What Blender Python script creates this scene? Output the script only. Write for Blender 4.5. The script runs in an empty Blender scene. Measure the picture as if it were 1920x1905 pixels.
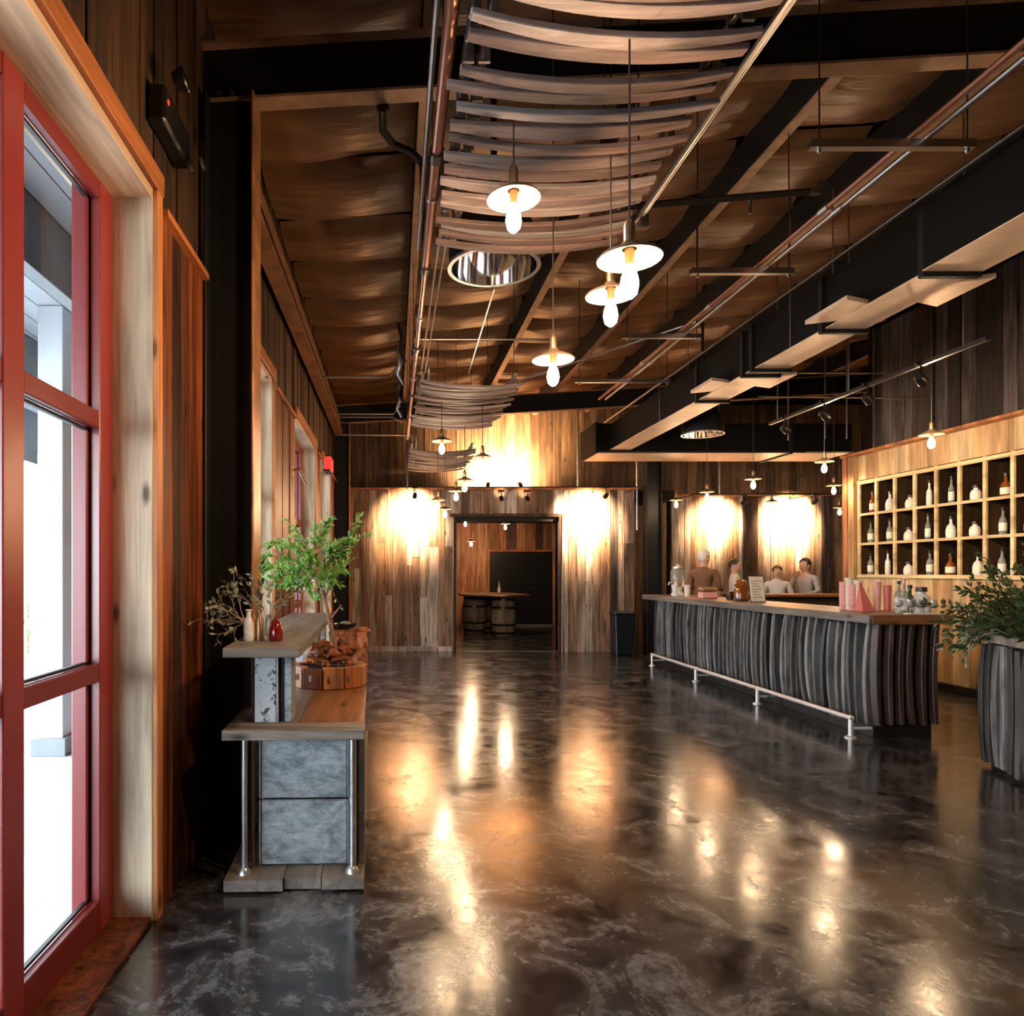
import bpy, bmesh, math, random
from mathutils import Vector, Matrix, noise
R = random.Random(7)
PI = math.pi
scene = bpy.context.scene
col = scene.collection

# ---------------------------------------------------------------- camera
cam_d = bpy.data.cameras.new('camera')
cam = bpy.data.objects.new('camera', cam_d)
col.objects.link(cam)
cam.location = (0, 0, 1.45)
cam.rotation_euler = (PI / 2, 0, 0)
cam_d.sensor_width = 36
cam_d.lens = 1300 / 1920 * 36
cam_d.shift_x = 222 / 1920
cam_d.shift_y = 119.5 / 1920
cam_d.clip_start = 0.02
scene.camera = cam
# ---------------------------------------------------------------- exposure
vs = scene.view_settings
vs.view_transform = 'Standard'
vs.look = 'None'
vs.exposure = 0.55
vs.gamma = 1.0
vs.use_curve_mapping = False
cy = scene.cycles
cy.max_bounces = 7
cy.diffuse_bounces = 3
cy.glossy_bounces = 4
cy.transmission_bounces = 5
cy.transparent_max_bounces = 8
cy.caustics_reflective = False
cy.caustics_refractive = False
cy.sample_clamp_indirect = 6
cy.blur_glossy = 0.5
cy.use_denoising = True
# ---------------------------------------------------------------- world: bright overcast sky
W = bpy.data.worlds.new('overcast_sky')
scene.world = W
W.use_nodes = True
bg = W.node_tree.nodes['Background']
bg.inputs[0].default_value = (0.86, 0.93, 1.0, 1)
bg.inputs[1].default_value = 15.0


# ================================================================ helpers
def tag(o, label=None, cat=None, group=None, kind=None):
    if label: o['label'] = label
    if cat: o['category'] = cat
    if group: o['group'] = group
    if kind: o['kind'] = kind
    return o


def setparent(o, p):
    if p is not None:
        o.parent = p
        o.matrix_parent_inverse = p.matrix_basis.inverted()
    return o


def thing(name, label, cat, loc=(0, 0, 0), group=None, kind=None):
    o = bpy.data.objects.new(name, None)
    o.empty_display_size = 0.05
    o.location = loc
    col.objects.link(o)
    return tag(o, label, cat, group, kind)


def link(name, me, parent=None):
    o = bpy.data.objects.new(name, me)
    col.objects.link(o)
    return setparent(o, parent)


def copy_tree(o, parent=None):
    c = o.copy()
    col.objects.link(c)
    if parent is not None:
        c.parent = parent
        c.matrix_parent_inverse = o.matrix_parent_inverse.copy()
    for ch in list(o.children):
        copy_tree(ch, c)
    return c


class MB:
    """collects simple shapes into one mesh, several materials allowed"""

    def __init__(s):
        s.v, s.f, s.m, s.mats = [], [], [], []

    def mi(s, mat):
        if mat not in s.mats: s.mats.append(mat)
        return s.mats.index(mat)

    def add(s, vs_, fs, mat=None, M=None):
        o = len(s.v)
        if M is not None: vs_ = [M @ Vector(p) for p in vs_]
        s.v += [tuple(p) for p in vs_]
        k = s.mi(mat) if mat else 0
        for f in fs:
            s.f.append(tuple(i + o for i in f)); s.m.append(k)
        return s

    def box(s, x0, x1, y0, y1, z0, z1, mat=None, M=None):
        p = [(x0, y0, z0), (x1, y0, z0), (x1, y1, z0), (x0, y1, z0), (x0, y0, z1), (x1, y0, z1), (x1, y1, z1), (x0, y1, z1)]
        return s.add(p, [(0, 3, 2, 1), (4, 5, 6, 7), (0, 1, 5, 4), (1, 2, 6, 5), (2, 3, 7, 6), (3, 0, 4, 7)], mat, M)

    def tube(s, pts, r, n=8, mat=None, cap=True):
        pts = [Vector(p) for p in pts]
        if not hasattr(r, '__len__'): r = [r] * len(pts)
        o = []
        up = None
        for i, p in enumerate(pts):
            a = pts[max(i - 1, 0)]; b = pts[min(i + 1, len(pts) - 1)]
            t = (b - a).normalized()
            if up is None:
                up = t.orthogonal().normalized()
            up = (up - t * up.dot(t))
            up = up.normalized() if up.length > 1e-6 else t.orthogonal().normalized()
            w = t.cross(up)
            for k in range(n):
                an = 2 * PI * k / n
                o.append(p + (up * math.cos(an) + w * math.sin(an)) * r[i])
        fs = []
        for i in range(len(pts) - 1):
            for k in range(n):
                a = i * n + k; b = i * n + (k + 1) % n
                fs.append((a, b, b + n, a + n))
        if cap:
            fs.append(tuple(reversed(range(n))))
            fs.append(tuple(range((len(pts) - 1) * n, len(pts) * n)))
        return s.add(o, fs, mat)

    def lathe(s, prof, c=(0, 0, 0), n=16, mat=None, cap=True):
        o, fs = [], []
        for r, z in prof:
            for k in range(n):
                an = 2 * PI * k / n
                o.append((c[0] + r * math.cos(an), c[1] + r * math.sin(an), c[2] + z))
        for i in range(len(prof) - 1):
            for k in range(n):
                a = i * n + k; b = i * n + (k + 1) % n
                fs.append((a, b, b + n, a + n))
        if cap:
            if prof[0][0] > 1e-4: fs.append(tuple(reversed(range(n))))
            if prof[-1][0] > 1e-4: fs.append(tuple(range((len(prof) - 1) * n, len(prof) * n)))
        return s.add(o, fs, mat)

    def mesh(s, name, mat=None, smooth=False, bevel=0):
        me = bpy.data.meshes.new(name)
        me.from_pydata(s.v, [], s.f)
        for m in (s.mats or [mat]): me.materials.append(m)
        if s.mats:
            me.polygons.foreach_set('material_index', s.m)
        bm = bmesh.new(); bm.from_mesh(me)
        bmesh.ops.recalc_face_normals(bm, faces=bm.faces)
        if bevel:
            bmesh.ops.bevel(bm, geom=[e for e in bm.edges if len(e.link_faces) == 2 and e.calc_face_angle() > 0.6], offset=bevel, segments=1, affect='EDGES')
        if smooth:
            for f in bm.faces: f.smooth = True
            for e in bm.edges:
                if len(e.link_faces) == 2 and e.calc_face_angle() > 0.7: e.smooth = False
        bm.to_mesh(me); bm.free()
        return me

    def build(s, name, mat=None, parent=None, smooth=False, bevel=0):
        return link(name, s.mesh(name, mat, smooth, bevel), parent)


_unit = {}


def ubox(name, x0, x1, y0, y1, z0, z1, mat, parent=None):
    """box object sharing one unit-cube mesh per material (planks, slats ...)"""
    if mat.name not in _unit:
        _unit[mat.name] = MB().box(-.5, .5, -.5, .5, -.5, .5).mesh('plank_' + mat.name, mat, bevel=0.004)
    o = bpy.data.objects.new(name, _unit[mat.name])
    o.location = ((x0 + x1) / 2, (y0 + y1) / 2, (z0 + z1) / 2)
    o.scale = (abs(x1 - x0), abs(y1 - y0), abs(z1 - z0))
    col.objects.link(o)
    return setparent(o, parent)


def bbox(name, x0, x1, y0, y1, z0, z1, mat, parent=None, bevel=0.004):
    return MB().box(x0, x1, y0, y1, z0, z1).build(name, mat, parent, bevel=bevel)


def pipe(name, pts, r, mat, parent=None, n=8):
    return MB().tube(pts, r, n).build(name, mat, parent, smooth=True)


# ================================================================ materials
def nodes(name):
    m = bpy.data.materials.new(name)
    m.use_nodes = True
    nt = m.node_tree
    return m, nt, nt.nodes['Principled BSDF']


def simple(name, c, rough=.5, metal=0., spec=.5, emit=None, es=0., trans=0., bump=0., bscale=40., var=0.):
    m, nt, b = nodes(name)
    b.inputs['Base Color'].default_value = (*c, 1)
    b.inputs['Roughness'].default_value = rough
    b.inputs['Metallic'].default_value = metal
    b.inputs['Specular IOR Level'].default_value = spec
    b.inputs['Transmission Weight'].default_value = trans
    if emit:
        b.inputs['Emission Color'].default_value = (*emit, 1)
        b.inputs['Emission Strength'].default_value = es
    if bump or var:
        g = nt.nodes.new('ShaderNodeNewGeometry')
        n = nt.nodes.new('ShaderNodeTexNoise'); n.inputs['Scale'].default_value = bscale; n.inputs['Detail'].default_value = 5
        nt.links.new(g.outputs['Position'], n.inputs['Vector'])
        if bump:
            bp = nt.nodes.new('ShaderNodeBump'); bp.inputs['Strength'].default_value = bump; bp.inputs['Distance'].default_value = .01
            nt.links.new(n.outputs['Fac'], bp.inputs['Height']); nt.links.new(bp.outputs['Normal'], b.inputs['Normal'])
        if var:
            r = nt.nodes.new('ShaderNodeValToRGB')
            r.color_ramp.elements[0].position = .35; r.color_ramp.elements[1].position = .68
            lo = [max(0, k * (1 - var)) for k in c]; hi = [min(1, k * (1 + var)) for k in c]
            r.color_ramp.elements[0].color = (*lo, 1); r.color_ramp.elements[1].color = (*hi, 1)
            nt.links.new(n.outputs['Fac'], r.inputs['Fac']); nt.links.new(r.outputs['Color'], b.inputs['Base Color'])
    return m


def wood(name, tones, axis='z', rough=.6, contrast=.75, bump=.35, fine=26., long=1.3, spec=.3, knots=True):
    """weathered board: one tone per board (object random), streaks along the grain, knots"""
    m, nt, b = nodes(name)
    N, L = nt.nodes.new, nt.links.new
    g = N('ShaderNodeNewGeometry'); oi = N('ShaderNodeObjectInfo')
    sc = {'x': (long, fine, fine), 'y': (fine, long, fine), 'z': (fine, fine, long)}[axis]
    off = N('ShaderNodeVectorMath'); off.operation = 'SCALE'; off.inputs[0].default_value = (13.1, 7.7, 21.3)
    L(oi.outputs['Random'], off.inputs['Scale'])
    ad = N('ShaderNodeVectorMath'); ad.operation = 'ADD'
    L(g.outputs['Position'], ad.inputs[0]); L(off.outputs[0], ad.inputs[1])
    mu = N('ShaderNodeVectorMath'); mu.operation = 'MULTIPLY'; mu.inputs[1].default_value = sc
    L(ad.outputs[0], mu.inputs[0])
    n1 = N('ShaderNodeTexNoise'); n1.inputs['Scale'].default_value = 1; n1.inputs['Detail'].default_value = 7; n1.inputs['Roughness'].default_value = .65; n1.inputs['Distortion'].default_value = .7
    L(mu.outputs[0], n1.inputs['Vector'])
    r0 = N('ShaderNodeValToRGB'); r0.color_ramp.interpolation = 'CONSTANT'
    el = r0.color_ramp.elements
    while len(el) < len(tones): el.new(.5)
    for i, t in enumerate(tones):
        el[i].position = i / len(tones); el[i].color = (*t, 1)
    L(oi.outputs['Random'], r0.inputs['Fac'])
    mr = N('ShaderNodeMapRange'); mr.inputs['From Min'].default_value = .3; mr.inputs['From Max'].default_value = .72
    mr.inputs['To Min'].default_value = 1 - contrast; mr.inputs['To Max'].default_value = 1 + contrast * .5
    L(n1.outputs['Fac'], mr.inputs['Value'])
    sm = N('ShaderNodeVectorMath'); sm.operation = 'SCALE'
    L(r0.outputs['Color'], sm.inputs[0]); L(mr.outputs[0], sm.inputs['Scale'])
    last = sm
    # blotches of wear, slower
    n2 = N('ShaderNodeTexNoise'); n2.inputs['Scale'].default_value = 1.0; n2.inputs['Detail'].default_value = 3
    mu2 = N('ShaderNodeVectorMath'); mu2.operation = 'MULTIPLY'; mu2.inputs[1].default_value = [k / 5 + .9 for k in sc]
    L(ad.outputs[0], mu2.inputs[0]); L(mu2.outputs[0], n2.inputs['Vector'])
    mr2 = N('ShaderNodeMapRange'); mr2.inputs['From Min'].default_value = .32; mr2.inputs['From Max'].default_value = .66
    mr2.inputs['To Min'].default_value = .55; mr2.inputs['To Max'].default_value = 1.25
    L(n2.outputs['Fac'], mr2.inputs['Value'])
    s2 = N('ShaderNodeVectorMath'); s2.operation = 'SCALE'
    L(last.outputs[0], s2.inputs[0]); L(mr2.outputs[0], s2.inputs['Scale'])
    last = s2
    if knots:
        vo = N('ShaderNodeTexVoronoi'); vo.inputs['Scale'].default_value = 1
        mu3 = N('ShaderNodeVectorMath'); mu3.operation = 'MULTIPLY'; mu3.inputs[1].default_value = [k / 4.4 if k > 5 else 2.2 for k in sc]
        L(ad.outputs[0], mu3.inputs[0]); L(mu3.outputs[0], vo.inputs['Vector'])
        mr3 = N('ShaderNodeMapRange'); mr3.inputs['From Min'].default_value = .05; mr3.inputs['From Max'].default_value = .14
        mr3.inputs['To Min'].default_value = .22; mr3.inputs['To Max'].default_value = 1
        L(vo.outputs['Distance'], mr3.inputs['Value'])
        s3 = N('ShaderNodeVectorMath'); s3.operation = 'SCALE'
        L(last.outputs[0], s3.inputs[0]); L(mr3.outputs[0], s3.inputs['Scale'])
        last = s3
    L(last.outputs[0], b.inputs['Base Color'])
    b.inputs['Roughness'].default_value = rough
    b.inputs['Specular IOR Level'].default_value = spec
    bp = N('ShaderNodeBump'); bp.inputs['Strength'].default_value = bump; bp.inputs['Distance'].default_value = .008
    L(n1.outputs['Fac'], bp.inputs['Height']); L(bp.outputs['Normal'], b.inputs['Normal'])
    return m


M = {}
# walls
M['plank_red'] = wood('reclaimed_red_boards', [(.25, .065, .020), (.10, .030, .012), (.34, .10, .032), (.05, .020, .012), (.20, .055, .018), (.13, .04, .016)], 'z', .45, contrast=.95)
M['plank_dark'] = wood('dark_boards', [(.075, .036, .018), (.045, .022, .012), (.10, .05, .025), (.06, .032, .018)], 'z', .6)
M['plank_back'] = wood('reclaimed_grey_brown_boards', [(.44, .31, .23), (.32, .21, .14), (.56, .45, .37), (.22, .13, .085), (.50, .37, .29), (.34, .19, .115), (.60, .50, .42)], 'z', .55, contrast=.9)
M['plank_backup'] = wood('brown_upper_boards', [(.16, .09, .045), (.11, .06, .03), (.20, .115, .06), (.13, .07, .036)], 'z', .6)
M['plank_char'] = wood('charcoal_boards', [(.040, .028, .023), (.075, .057, .050), (.025, .018, .015), (.10, .08, .072), (.05, .033, .026)], 'z', .6, contrast=1.0)
M['plank_pale'] = wood('pale_pine_boards', [(.62, .42, .22), (.55, .34, .17), (.66, .47, .27), (.50, .30, .14)], 'z', .5, contrast=.35)
M['plank_inner'] = wood('mixed_inner_boards', [(.50, .20, .09), (.08, .04, .025), (.40, .16, .07), (.60, .28, .14), (.12, .06, .05), (.34, .15, .06)], 'z', .5)
M['jamb'] = wood('pale_rough_jamb', [(.62, .50, .36)], 'z', .7, contrast=.35)
M['soffit'] = wood('pale_rough_header', [(.60, .42, .28)], 'y', .7, contrast=.4)
M['casing'] = wood('orange_cedar_casing', [(.50, .17, .055), (.44, .15, .05)], 'y', .45, contrast=.4)
M['casing_v'] = wood('orange_cedar_upright', [(.52, .20, .07)], 'z', .45, contrast=.4)
M['pine_shelf'] = wood('pale_shelf_wood', [(.72, .52, .27), (.68, .48, .25), (.75, .55, .30)], 'y', .45, contrast=.22, knots=False)
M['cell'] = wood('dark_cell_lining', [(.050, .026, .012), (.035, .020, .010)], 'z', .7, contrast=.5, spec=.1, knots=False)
M['substrate'] = simple('dark_sheathing', (.010, .008, .007), .9, 0, .1)
# timber things
M['board_grey'] = wood('weathered_grey_board', [(.24, .21, .18), (.20, .17, .145)], 'y', .45, contrast=.55, spec=.5)
M['board_greyx'] = wood('weathered_grey_board_cross', [(.22, .185, .155), (.17, .14, .115), (.26, .22, .18)], 'x', .6, contrast=.7)
M['board_brown'] = wood('oiled_brown_board', [(.30, .115, .04)], 'y', .3, contrast=.6, spec=.6)
M['counter'] = wood('worn_counter_board', [(.30, .19, .13), (.25, .15, .10), (.33, .22, .16)], 'y', .35, contrast=.5, spec=.5)
M['counter_end'] = wood('counter_end_board', [(.34, .15, .06)], 'x', .4, contrast=.5)
M['stave'] = wood('charred_barrel_stave', [(.16, .165, .17), (.09, .09, .092), (.24, .245, .25), (.05, .047, .046), (.19, .18, .175), (.12, .115, .11)], 'z', .5, contrast=.8, spec=.5, fine=18, long=3.0)
M['stave_warm'] = wood('brown_barrel_stave', [(.085, .045, .035), (.06, .034, .028), (.10, .06, .05)], 'z', .45, contrast=.7, spec=.5, fine=18, long=3.0)
M['stave_c'] = wood('ceiling_barrel_stave', [(.34, .235, .195), (.27, .175, .14), (.42, .315, .27), (.32, .26, .235), (.24, .145, .115)], 'x', .55, contrast=.6, fine=22, long=2.0)
M['barrel'] = wood('barrel_oak', [(.40, .33, .26)], 'z', .5, contrast=.6)
M['tub'] = wood('red_tub_wood', [(.50, .17, .06), (.20, .07, .03), (.58, .26, .12), (.36, .12, .045)], 'z', .45, contrast=.55)
M['bark'] = wood('red_bark_chunk', [(.50, .17, .07), (.36, .12, .05), (.60, .24, .11), (.20, .075, .035)], 'x', .6, contrast=.9, fine=30, long=9, bump=.8)
M['stump'] = wood('red_burl', [(.55, .19, .08)], 'z', .5, contrast=.95, fine=22, long=10, bump=.9)
# metals, paints
M['black'] = simple('black_painted_steel', (.006, .006, .006), .55, 0, .3)
M['blackgloss'] = simple('black_gloss', (.010, .010, .011), .3, 0, .5)
M['primer'] = simple('brown_primer_flange', (.34, .19, .10), .45, .25, .5, var=.25, bscale=9)  # warm lamp light from below is put into this flange colour
M['primer_red'] = simple('red_oxide_primer', (.30, .125, .05), .4, .2, .5, var=.35, bscale=7)  # eave beam's own colour; also paints the lit column flange
M['galv'] = simple('galvanised_steel', (.55, .56, .57), .33, .9, .5, bump=.05, var=.18, bscale=14)
M['duct'] = simple('galvanised_duct', (.80, .58, .40), .45, .35, .5, var=.12, bscale=5)  # warm light on the duct underside is painted into this colour
M['duct_side'] = simple('duct_black_insulation', (.005, .0045, .004), .8, 0, .1)  # same duct metal, with the shade on its sides painted in
M['railsteel'] = simple('bright_rail_steel', (.80, .80, .80), .3, .45, .6)
M['steel'] = simple('brushed_steel', (.50, .47, .44), .3, 1.0)
M['chrome'] = simple('mirror_reflector', (.85, .84, .82), .07, 1.0)
M['copperpipe'] = simple('reddish_pipe', (.36, .16, .10), .3, .8)
M['darkpipe'] = simple('dark_pipe', (.05, .045, .04), .35, .7)
M['red_frame'] = simple('red_painted_aluminium', (.24, .030, .030), .28, 0, .7)
M['red_frame_d'] = simple('red_painted_mullion', (.17, .020, .020), .35, 0, .5)
M['gasket'] = simple('black_gasket', (.01, .012, .014), .5)
M['cord'] = simple('dark_cord', (.03, .022, .018), .5)
M['shade'] = simple('peach_enamel_shade', (.12, .075, .045), .45, 0, .3)
M['socket'] = simple('aged_brass_socket', (.40, .26, .14), .35, .9)
M['bulb'] = simple('glowing_bulb', (1, .8, .6), .4, emit=(1.0, .66, .38), es=620.)
M['bulb_s'] = simple('glowing_far_bulb', (1, .8, .6), .4, emit=(1.0, .68, .40), es=250.)
M['spotface'] = simple('lit_spot_lens', (1, .9, .7), .4, emit=(1.0, .75, .45), es=12.)
M['exitred'] = simple('red_sign_face', (.5, .02, .02), .4, emit=(1.0, .05, .04), es=.7)
M['white'] = simple('white_paint', (.80, .80, .80), .5)
M['porch_white'] = simple('porch_white_boards', (.50, .53, .55), .6)
M['porch_grey'] = simple('porch_grey_beam', (.17, .19, .20), .6)
M['paving'] = simple('pale_concrete_outside', (.42, .44, .47), .8, var=.06, bscale=3)
M['galvpanel'] = simple('galvanised_sheet_panel', (.30, .32, .34), .42, .45, .5, bump=.5, var=.5, bscale=24)
M['distress'] = simple('distressed_white_paint', (.60, .64, .67), .5, .2, .5, bump=.3, var=.0, bscale=20)
M['fabric'] = None
M['glassy'] = simple('clear_bottle_glass', (.85, .88, .84), .06, 0, .6, trans=.75)
M['amberg'] = simple('amber_glass', (.55, .16, .03), .08, 0, .6, trans=.6)
M['greeng'] = simple('green_glass', (.10, .16, .07), .08, 0, .6, trans=.4)
M['redglass'] = simple('deep_red_glass', (.20, .006, .006), .08, 0, .6, trans=.3)
M['whiteglaze'] = simple('white_glaze', (.75, .72, .66), .25, var=.1, bscale=30)
M['paper'] = simple('cream_paper', (.78, .72, .60), .6)
M['pinkpaper'] = simple('pink_card', (.78, .36, .30), .5)
M['redpl'] = simple('red_plastic', (.62, .15, .12), .35)
M['capdark'] = simple('dark_cap', (.03, .02, .018), .4)
M['bin'] = simple('blue_black_plastic', (.008, .011, .018), .35)
M['trunk'] = simple('tree_bark', (.26, .15, .09), .7, bump=.4, var=.3, bscale=60)
M['twig'] = simple('dry_twig', (.42, .34, .26), .7)
M['twig_dark'] = simple('brown_twig', (.20, .12, .07), .7)
M['soil'] = simple('dark_soil', (.02, .014, .010), .9, bump=.5, bscale=50)
M['moss'] = simple('grey_moss', (.20, .22, .17), .9, bump=.5, bscale=60, var=.4)


def leafmat(name, tones):
    m, nt, b = nodes(name)
    N, L = nt.nodes.new, nt.links.new
    g = N('ShaderNodeNewGeometry')
    r = N('ShaderNodeValToRGB')
    el = r.color_ramp.elements
    while len(el) < len(tones): el.new(.5)
    for i, t in enumerate(tones):
        el[i].position = i / max(1, len(tones) - 1); el[i].color = (*t, 1)
    L(g.outputs['Random Per Island'], r.inputs['Fac']); L(r.outputs['Color'], b.inputs['Base Color'])
    b.inputs['Roughness'].default_value = .4
    tr = N('ShaderNodeBsdfTranslucent'); L(r.outputs['Color'], tr.inputs['Color'])
    mx = N('ShaderNodeMixShader'); mx.inputs[0].default_value = .35
    L(b.outputs[0], mx.inputs[1]); L(tr.outputs[0], mx.inputs[2])
    L(mx.outputs[0], nt.nodes['Material Output'].inputs['Surface'])
    return m


M['leaf'] = leafmat('fresh_green_leaves', [(.10, .30, .04), (.20, .48, .10), (.36, .60, .20), (.13, .38, .06), (.50, .64, .32)])
M['leaf_d'] = leafmat('dark_mixed_leaves', [(.02, .055, .018), (.05, .11, .03), (.10, .15, .04), (.025, .07, .02), (.12, .09, .04)])
M['leaf_p'] = leafmat('silvery_leaves', [(.45, .52, .42), (.30, .38, .26), (.55, .58, .48)])
M['leaf_o'] = leafmat('outside_green', [(.12, .30, .07), (.25, .42, .14), (.35, .5, .22)])


def fabric():
    m, nt, b = nodes('brown_insulation_vinyl')
    N, L = nt.nodes.new, nt.links.new
    g = N('ShaderNodeNewGeometry')
    mu = N('ShaderNodeVectorMath'); mu.operation = 'MULTIPLY'; mu.inputs[1].default_value = (1.2, 7, 3)
    L(g.outputs['Position'], mu.inputs[0])
    n = N('ShaderNodeTexNoise'); n.inputs['Scale'].default_value = 1; n.inputs['Detail'].default_value = 4; n.inputs['Distortion'].default_value = .8
    L(mu.outputs[0], n.inputs['Vector'])
    r = N('ShaderNodeValToRGB')
    r.color_ramp.elements[0].position = .35; r.color_ramp.elements[0].color = (.19, .090, .036, 1)
    r.color_ramp.elements[1].position = .7; r.color_ramp.elements[1].color = (.32, .155, .062, 1)
    L(n.outputs['Fac'], r.inputs['Fac']); L(r.outputs['Color'], b.inputs['Base Color'])
    b.inputs['Roughness'].default_value = .34
    b.inputs['Specular IOR Level'].default_value = .5
    bp = N('ShaderNodeBump'); bp.inputs['Strength'].default_value = .5; bp.inputs['Distance'].default_value = .03
    L(n.outputs['Fac'], bp.inputs['Height']); L(bp.outputs['Normal'], b.inputs['Normal'])
    return m


M['fabric'] = fabric()


def floor_mat():
    m, nt, b = nodes('polished_stained_concrete')
    N, L = nt.nodes.new, nt.links.new
    g = N('ShaderNodeNewGeometry')
    n = N('ShaderNodeTexNoise'); n.inputs['Scale'].default_value = 3.2; n.inputs['Detail'].default_value = 10; n.inputs['Roughness'].default_value = .74; n.inputs['Distortion'].default_value = .9
    n2 = N('ShaderNodeTexNoise'); n2.inputs['Scale'].default_value = 30; n2.inputs['Detail'].default_value = 6; n2.inputs['Roughness'].default_value = .7
    L(g.outputs['Position'], n.inputs['Vector']); L(g.outputs['Position'], n2.inputs['Vector'])
    ad = N('ShaderNodeMath'); ad.operation = 'MULTIPLY_ADD'; ad.inputs[1].default_value = .26
    L(n2.outputs['Fac'], ad.inputs[0]); 
    sc_ = N('ShaderNodeMath'); sc_.operation = 'MULTIPLY'; sc_.inputs[1].default_value = .84
    L(n.outputs['Fac'], sc_.inputs[0]); L(sc_.outputs[0], ad.inputs[2])
    r = N('ShaderNodeValToRGB')
    e = r.color_ramp.elements
    e[0].position = .43; e[0].color = (.009, .008, .009, 1)
    e[1].position = .68; e[1].color = (.135, .138, .147, 1)
    e.new(.535).color = (.028, .027, .029, 1)
    L(ad.outputs[0], r.inputs['Fac']); L(r.outputs['Color'], b.inputs['Base Color'])
    rr = N('ShaderNodeMapRange'); rr.inputs['From Min'].default_value = .4; rr.inputs['From Max'].default_value = .66
    rr.inputs['To Min'].default_value = .10; rr.inputs['To Max'].default_value = .24
    L(ad.outputs[0], rr.inputs['Value']); L(rr.outputs[0], b.inputs['Roughness'])
    b.inputs['Specular IOR Level'].default_value = .7
    b.inputs['IOR'].default_value = 1.7
    bp = N('ShaderNodeBump'); bp.inputs['Strength'].default_value = .04; bp.inputs['Distance'].default_value = .01
    L(n.outputs['Fac'], bp.inputs['Height']); L(bp.outputs['Normal'], b.inputs['Normal'])
    return m


M['floor'] = floor_mat()


def distress_mat():
    m, nt, b = nodes('chipped_white_paint')
    N, L = nt.nodes.new, nt.links.new
    g = N('ShaderNodeNewGeometry')
    n = N('ShaderNodeTexNoise'); n.inputs['Scale'].default_value = 24; n.inputs['Detail'].default_value = 6; n.inputs['Roughness'].default_value = .7
    L(g.outputs['Position'], n.inputs['Vector'])
    r = N('ShaderNodeValToRGB')
    r.color_ramp.elements[0].position = .40; r.color_ramp.elements[0].color = (.03, .035, .04, 1)
    r.color_ramp.elements[1].position = .47; r.color_ramp.elements[1].color = (.50, .54, .57, 1)
    L(n.outputs['Fac'], r.inputs['Fac']); L(r.outputs['Color'], b.inputs['Base Color'])
    b.inputs['Roughness'].default_value = .5
    return m


M['distress'] = distress_mat()


def sheet_mat():
    m, nt, b = nodes('weathered_zinc_sheet')
    N, L = nt.nodes.new, nt.links.new
    g = N('ShaderNodeNewGeometry')
    n = N('ShaderNodeTexNoise'); n.inputs['Scale'].default_value = 9; n.inputs['Detail'].default_value = 12; n.inputs['Roughness'].default_value = .82; n.inputs['Distortion'].default_value = .4
    mu = N('ShaderNodeVectorMath'); mu.operation = 'MULTIPLY'; mu.inputs[1].default_value = (1, 1, 1.9)
    L(g.outputs['Position'], mu.inputs[0]); L(mu.outputs[0], n.inputs['Vector'])
    r = N('ShaderNodeValToRGB')
    r.color_ramp.elements[0].position = .36; r.color_ramp.elements[0].color = (.07, .08, .09, 1)
    r.color_ramp.elements[1].position = .66; r.color_ramp.elements[1].color = (.44, .47, .49, 1)
    L(n.outputs['Fac'], r.inputs['Fac']); L(r.outputs['Color'], b.inputs['Base Color'])
    b.inputs['Roughness'].default_value = .42; b.inputs['Metallic'].default_value = .4
    bp = N('ShaderNodeBump'); bp.inputs['Strength'].default_value = .5; bp.inputs['Distance'].default_value = .006
    L(n.outputs['Fac'], bp.inputs['Height']); L(bp.outputs['Normal'], b.inputs['Normal'])
    return m


M['galvpanel'] = sheet_mat()


def glass_mat():
    m = bpy.data.materials.new('window_glass'); m.use_nodes = True
    nt = m.node_tree; nt.nodes.clear()
    N, L = nt.nodes.new, nt.links.new
    out = N('ShaderNodeOutputMaterial')
    t = N('ShaderNodeBsdfTransparent'); t.inputs[0].default_value = (.93, .96, .96, 1)
    gl = N('ShaderNodeBsdfGlossy'); gl.inputs['Roughness'].default_value = .01
    fr = N('ShaderNodeFresnel'); fr.inputs['IOR'].default_value = 1.45
    mx = N('ShaderNodeMixShader')
    ge = N('ShaderNodeNewGeometry'); iv = N('ShaderNodeMath'); iv.operation = 'SUBTRACT'; iv.inputs[0].default_value = 1
    ml = N('ShaderNodeMath'); ml.operation = 'MULTIPLY'
    L(ge.outputs['Backfacing'], iv.inputs[1]); L(iv.outputs[0], ml.inputs[0]); L(fr.outputs[0], ml.inputs[1])
    L(ml.outputs[0], mx.inputs[0]); L(t.outputs[0], mx.inputs[1]); L(gl.outputs[0], mx.inputs[2]); L(mx.outputs[0], out.inputs[0])
    return m


M['glass'] = glass_mat()
# ================================================================ structure
def zc(x): return 4.33 + .06 * (x + .7)


def S(o, label, cat, kind='structure'):
    return tag(o, label, cat, None, kind)


S(bbox('floor', -1.3, 11, -4.6, 19, -.12, 0, M['floor'], bevel=0), 'dark polished stained concrete floor with mottled grey patches', 'floor')
bp_ = MB()
bp_.add([(-1.6, -4.7, zc(-1.6) + .36), (11.1, -4.7, zc(11.1) + .36), (11.1, 19.1, zc(11.1) + .36), (-1.6, 19.1, zc(-1.6) + .36),
         (-1.6, -4.7, zc(-1.6) + .46), (11.1, -4.7, zc(11.1) + .46), (11.1, 19.1, zc(11.1) + .46), (-1.6, 19.1, zc(-1.6) + .46)],
        [(0, 1, 2, 3), (4, 5, 6, 7), (0, 1, 5, 4), (1, 2, 6, 5), (2, 3, 7, 6), (3, 0, 4, 7)])
ceil = S(bp_.build('ceiling', M['substrate']), 'sloped ceiling lined with sagging brown insulation vinyl', 'ceiling')

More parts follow.
